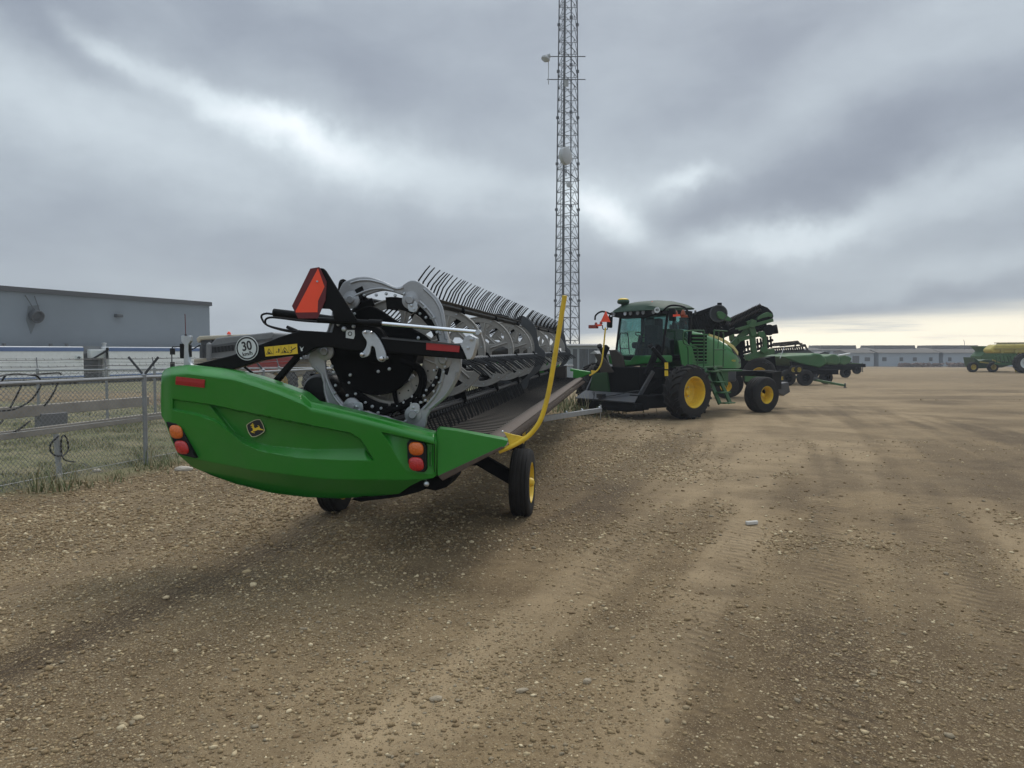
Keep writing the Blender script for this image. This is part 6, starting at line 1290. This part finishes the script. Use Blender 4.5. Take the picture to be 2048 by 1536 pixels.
mb = MB(); mb.prism(q_(((1514, 637), (1518, 632), (1530, 626), (1536, 624), (1545, 628), (1545, 634), (1538, 633), (1525, 636), (1516, 640)), Y2-.2), (0, .15, 0))
mb.beam(at(1460, 663, Y2-.2), at(1546, 640, Y2-.2), .10, .12); mb.beam(at(1498, 641, Y2-.15), at(1508, 672, Y2-.15), .14, .22); mb.beam(at(1507, 640, Y2-.2), at(1502, 655, Y2-.2), .2, .2); mb.beam(at(1450, 705, Y2), at(1500, 615+40, Y2), .2, .22)
mb.beam(at(1476, 680, Y2-.1), at(1540, 664, Y2-.1), .12, .14); mb.beam(at(1504, 668, Y2-.1), at(1508, 706, Y2-.1), .14, .2); mb.beam(at(1528, 664, Y2-.1), at(1530, 700, Y2-.1), .14, .14); mb.beam(at(1490, 716, Y2-.1), at(1548, 702, Y2-.1), .14, .2); mb.prism(q_(((1516, 664), (1529, 662), (1532, 672), (1524, 676), (1517, 671)), Y2-.3), (0, .1, 0)); mb.prism(q_(((1524, 694), (1535, 694), (1537, 702), (1528, 708), (1521, 702)), Y2-.3), (0, .1, 0)); mb.prism(q_(((1458, 665), (1469, 664), (1469, 678), (1460, 682)), Y2-.3), (0, .1, 0))
mb.build('wing_frame', M['fargreen'], im2, bevel=.012)
mb = MB(); gangs(mb, at(1488, 665, Y2+.3), at(1534, 653, Y2+.1), .13, 12, .03); mb.lathe([(.16, 0), (.17, .3)], at(1538, 661, Y2-.1), Vector((1, -.3, .2)), 18); mb.lathe([(.2, -.05), (.2, .05)], at(1538, 660, Y2-.25), Vector((0, -1, 0)), 20); mb.build('basket_roller', M['flat'], im2)
mb = MB()
for k in range(9): x = 1488+k*6.6; mb.beam(at(x, 682+(k%3)-(x-1488)*.22, Y2+.2), at(x+2, 706-(x-1488)*.2, Y2+.2), .05, .06)
for y0, y1 in ((690, 680), (700, 690), (706, 698)): mb.beam(at(1480, y0+8, Y2+.3), at(1546, y1, Y2+.3), .07, .09)
mb.prism(q_(((1468, 672), (1490, 676), (1486, 716), (1500, 724), (1550, 712), (1552, 735), (1470, 740)), Y2+.5), (0, .5, 0)); mb.build('tine_frame', M['flat'], im2)
c_ = at(1525, 728, Y2-.8); c_.z = 1.25
wheel(im2, Vector((at(1519, 736, Y2-.7).x, Y2-.7, .86)), Vector((-.35, -1, 0)), .60, .4, .26, 'yellow'); wheel(im2, Vector((at(1459, 765, Y2).x, Y2, .50)), Vector((-.35, -1, 0)), .50, .35, .24, 'yellow')
mb = MB(); mb.beam(at(1490, 756, Y2-.8), at(1545, 757, Y2-.8), .1, .25); bb = mb.build('lower_bar', M['fargreen'], im2)
text('maker_letters', 'JOHN DEERE', .17, frame(at(1540, 757, Y2-.865), Vector((1, 0, 0)), UP), M['decal_y'], bb, ext=.004)
# headers lined up beyond
def far_header(Y, pts, label, seed, rod=True):
    xs0 = min(p[0] for p in pts); t = thing('parked_header', (at(xs0, 720, Y).x, Y, 0), label, 'header', 'green headers parked in the row beyond the windrower')
    MB().prism(q_(pts, Y), (-1.2, 6.5, 0)).build('end_shield', M['fargreen'], t, bevel=.08)
    mb = MB(); cx = sum(p[0] for p in pts)/len(pts); a = at(cx, 738, Y+.3); a.z = .75; mb.beam(a, a+Vector((-1, 6, 0)), .5, .3); mb.beam(a - Vector((1.6, 0, .1)), a + Vector((1.4, 0, -.1)), .25, .25); mb.build('carrier', M['flat'], t)
    for dx in (-1.1, .9): c_ = a + Vector((dx, .2, 0)); c_.z = .36; wheel(t, c_, Vector((.2, -1, 0)), .34, .25, .16, 'flat')
    return t
h1 = far_header(37, ((1566, 713), (1590, 710.5), (1622, 709), (1628, 706), (1640, 707), (1652, 715), (1655, 725), (1650, 731), (1640, 736), (1620, 733), (1600, 729), (1583, 722)), 'nearest and largest rounded green header shield in the parked row', 1)
h2 = far_header(46, ((1650, 712), (1660, 711), (1664, 708), (1673, 709), (1680, 715), (1682, 724), (1676, 730), (1656, 729), (1648, 722)), 'middle green header in the parked row, pale rod on top', 2)
h3 = far_header(54, ((1680, 712), (1690, 710), (1700, 713), (1705, 717), (1700, 726), (1690, 730), (1680, 728)), 'farthest small green header in the parked row', 3)
mb = MB(); mb.tube([at(1677, 711, 45), at(1700, 707, 45)], .05); mb.build('pale_rod', M['white'], h2)
for hx, Y in ((h1, 36.9), ):
    mb = MB(); mb.prism(q_(((1583, 723), (1640, 736), (1636, 741), (1600, 738), (1585, 732)), Y-.05), (0, .3, 0)); mb.build('shield_underside', M['flat'], hx)
    for x in (1586, 1597): wheel(hx, Vector((at(x, 742, 34).x, 34, .85)), Vector((.1, -1, 0)), .2, .12, .11, 'fyellow')
rl_ = thing('parked_reel', (at(1580, 700, 40).x, 40, 0), 'dark open header reel with slatted arms above the green shields', 'header reel')
mb = MB(); Y = 40
for k, (x, y) in enumerate(((1548, 689), (1594, 682.5), (1600, 689))):
    pass
mb.beam(at(1546, 687.5, Y), at(1594, 683, Y), .07, .09); mb.beam(at(1546, 697, Y), at(1612, 692, Y), .06, .08); mb.beam(at(1594, 682.5, Y), at(1602, 690, Y), .08, .1); mb.beam(at(1602, 690, Y), at(1609, 689.5, Y), .07, .07); mb.beam(at(1609, 689, Y), at(1615, 700, Y), .08, .08); mb.beam(at(1594, 683, Y), at(1588, 697, Y), .07, .07); mb.beam(at(1560, 692, Y), at(1604, 687, Y+.5), .07, .07)
mb.build('reel_frame', M['brown'], rl_)
mb = MB()
for k in range(20): x = 1547+k*2.5; mb.beam(at(x, 688-(x-1546)*.09, Y), at(x+1, 693-(x-1546)*.08, Y), .045, .05)
for k in range(14): x = 1547+k*4.4; mb.beam(at(x, 697-(x-1546)*.07, Y), at(x+2, 702-(x-1546)*.04, Y), .09, .06)
mb.build('reel_tines', M['flat'], rl_, kind='stuff')
mb = MB(); mb.prism(q_(((1544, 702), (1600, 699), (1618, 700), (1630, 707), (1620, 712), (1566, 716), (1566, 738), (1544, 738)), Y+.3), (0, 1.2, 0)); mb.prism(q_(((1625, 712), (1650, 703), (1660, 706), (1650, 713)), 48), (0, 1.2, 0)); mb.build('header_body', M['dgrey'], rl_)
MB().tube([at(1560, 717, 30), at(1566, 700, 30.5), at(1569, 693, 31)], .015, 5).build('bent_wire', M['galvpost'], rl_)
for x in (1575, 1610): wheel(rl_, Vector((at(x, 750, 36).x, 36, .4)), Vector((.1, -1, 0)), .4, .25, .2, 'flat')
# towing hitches on the ground
def drawbar(pts, Y0, Y1_, lb, r_=.05):
    a, b = gnd(*pts[0]), gnd(*pts[1]); a.z, b.z = Y0, Y1_
    t = thing('drawbar', (a.x, a.y, 0), lb, 'drawbar', 'drawbars lying out from the parked headers'); mb = MB(); mb.beam(a, b, r_*2, r_*2); mb.beam(a + Vector((0, .7, 0)), a + (b-a)*.6, r_*1.8, r_*1.8); mb.build('bar', M['fargreen'], t)
    mb = MB(); mb.tube([b+Vector((0, 0, .1)), Vector((b.x, b.y, 0))], .035, 6); mb.lathe([(.08, 0), (.08, .03), (.001, .03)], Vector((b.x, b.y, 0)), UP, 10); mb.build('jack_stand', M['dgrey'], t)
    mb = MB(); k = a + (b-a)*.45; mb.box(k + UP*.08, (.25, .12, .14)); mb.tube([k, k+UP*.32], .02, 5); mb.build('hitch_crank', M['dgrey'], t)
drawbar(((1590, 768), (1690, 776)), .4, .12, 'longest green drawbar reaching out over the dirt from the parked row'); drawbar(((1625, 752), (1655, 755)), .5, .3, 'short green drawbar under the middle header'); drawbar(((1680, 743), (1725, 744)), .75, .65, 'dark drawbar with an upright jack farthest out in the row')
# right: green header on carrier and yellow cart cropped by the frame
YR = 60.0
rg = thing('windrow_header', (at(1980, 730, YR).x, YR, 0), 'dark green header on a small wheeled carrier beside the yellow cart', 'header')
MB().prism(q_(((1948, 714), (1951, 716), (1958, 722), (1972, 719), (1990, 720), (2030, 724), (2033, 727), (2005, 735), (1990, 736), (1958, 737), (1952, 733)), YR), (0, 1.5, 0)).build('body', mat('deep_green', (.02, .06, .025), .5, var=.3), rg, bevel=.05)
mb = MB(); mb.beam(at(1960, 724, YR-.1), at(1990, 728, YR-.1), .06, .1); mb.beam(at(1985, 720, YR-.1), at(2000, 726, YR-.1), .06, .1); mb.build('yellow_trim', M['fyellow'], rg)
for x in (1945, 1985): wheel(rg, Vector((at(x, 740, YR-.4).x, YR-.4, .42)), Vector((0, -1, 0)), .42, .3, .22, 'fyellow')
mb = MB(); mb.prism(q_(((1962, 712), (1972, 702), (1962, 692), (1975, 692), (1984, 697), (1984, 705), (2044, 706), (2044, 725), (1964, 721)), YR+2.5), (0, 1.5, 0)); mb.build('rear_gear', M['fargreen'], rg, bevel=.04)
YC = 58.0
yc = thing('yellow_air_cart', (at(2050, 730, YC).x, YC, 0), 'faded yellow seed cart with round lids and large white-rimmed tyre', 'air cart')
MB().prism(q_(((1980, 700), (1985, 695), (1992, 689), (2120, 687), (2130, 700), (2120, 707), (1984, 706.5)), YC), (0, 1.0, 0)).build('tank', M['fyellow'], yc, bevel=.12)
mb = MB(); mb.beam(at(1990, 697.5, YC-.05), at(2120, 696, YC-.05), .08, .12)
for x in (2004, 2032, 2060): mb.lathe([(.16, 0), (.16, .06), (.001, .07)], at(x, 702.5, YC-.02), Vector((0, -1, 0)), 14)
mb.build('tank_band', mat('dull_yellow', (.36, .30, .08), .6), yc)
mb = MB(); mb.prism(q_(((2040, 706), (2060, 706), (2066, 745), (2036, 745), (2036, 730)), YC), (0, .4, 0)); mb.build('hopper', M['fyellow'], yc, bevel=.05)
mb = MB()
for k in range(5): x = 1992+k*18; mb.lathe([(.42, 0), (.38, .12), (.1, .17), (.001, .17)], at(x+12, 689, YC+1.4), UP, 16)
mb.tube([at(1988, 685.5, YC), at(2120, 684, YC)], .02, 5); 
for k in range(5): mb.tube([at(1990+k*20, 689, YC), at(1990+k*20, 685.5, YC)], .018, 5)
mb.build('lid', mat('olive_lid', (.20, .17, .07), .6), yc)
wheel(yc, Vector((at(2048, 741, YC-1.2).x, YC-1.2, .80)), Vector((-.1, -1, 0)), .80, .6, .42, 'white', lug=18); wheel(yc, Vector((at(2110, 741, YC-1.2).x, YC-1.2, .80)), Vector((-.1, -1, 0)), .80, .6, .42, 'white', lug=18)
mb = MB()
for k in range(9):
    x = 1992+k*7; mb.beam(at(x, 708, YC+.2), at(x+random.uniform(-8, 8), 728, YC+.4), .06, .08)
mb.beam(at(1988, 712, YC), at(2060, 711, YC), .1, .14); mb.beam(at(1990, 727, YC), at(2060, 730, YC), .12, .14); mb.build('metering_frame', M['fargreen'], yc)
# ------------------------------------------------------------ air
hzb = MB(); hzb.box((0, 180, 28), (860, 500, 60)); hm = bpy.data.materials.new('thin_air'); hm.use_nodes = True; nt = hm.node_tree
for x in list(nt.nodes): nt.nodes.remove(x)
oo = nt.nodes.new('ShaderNodeOutputMaterial'); vp = nt.nodes.new('ShaderNodeVolumePrincipled'); vp.inputs['Density'].default_value = 0.0014; vp.inputs['Color'].default_value = (.86, .90, .96, 1); nt.links.new(vp.outputs[0], oo.inputs['Volume'])
HAZE = True
if HAZE: tag(hzb.build('haze', hm, smooth=0), 'thin pale haze softening the far sheds', 'haze', kind='stuff')
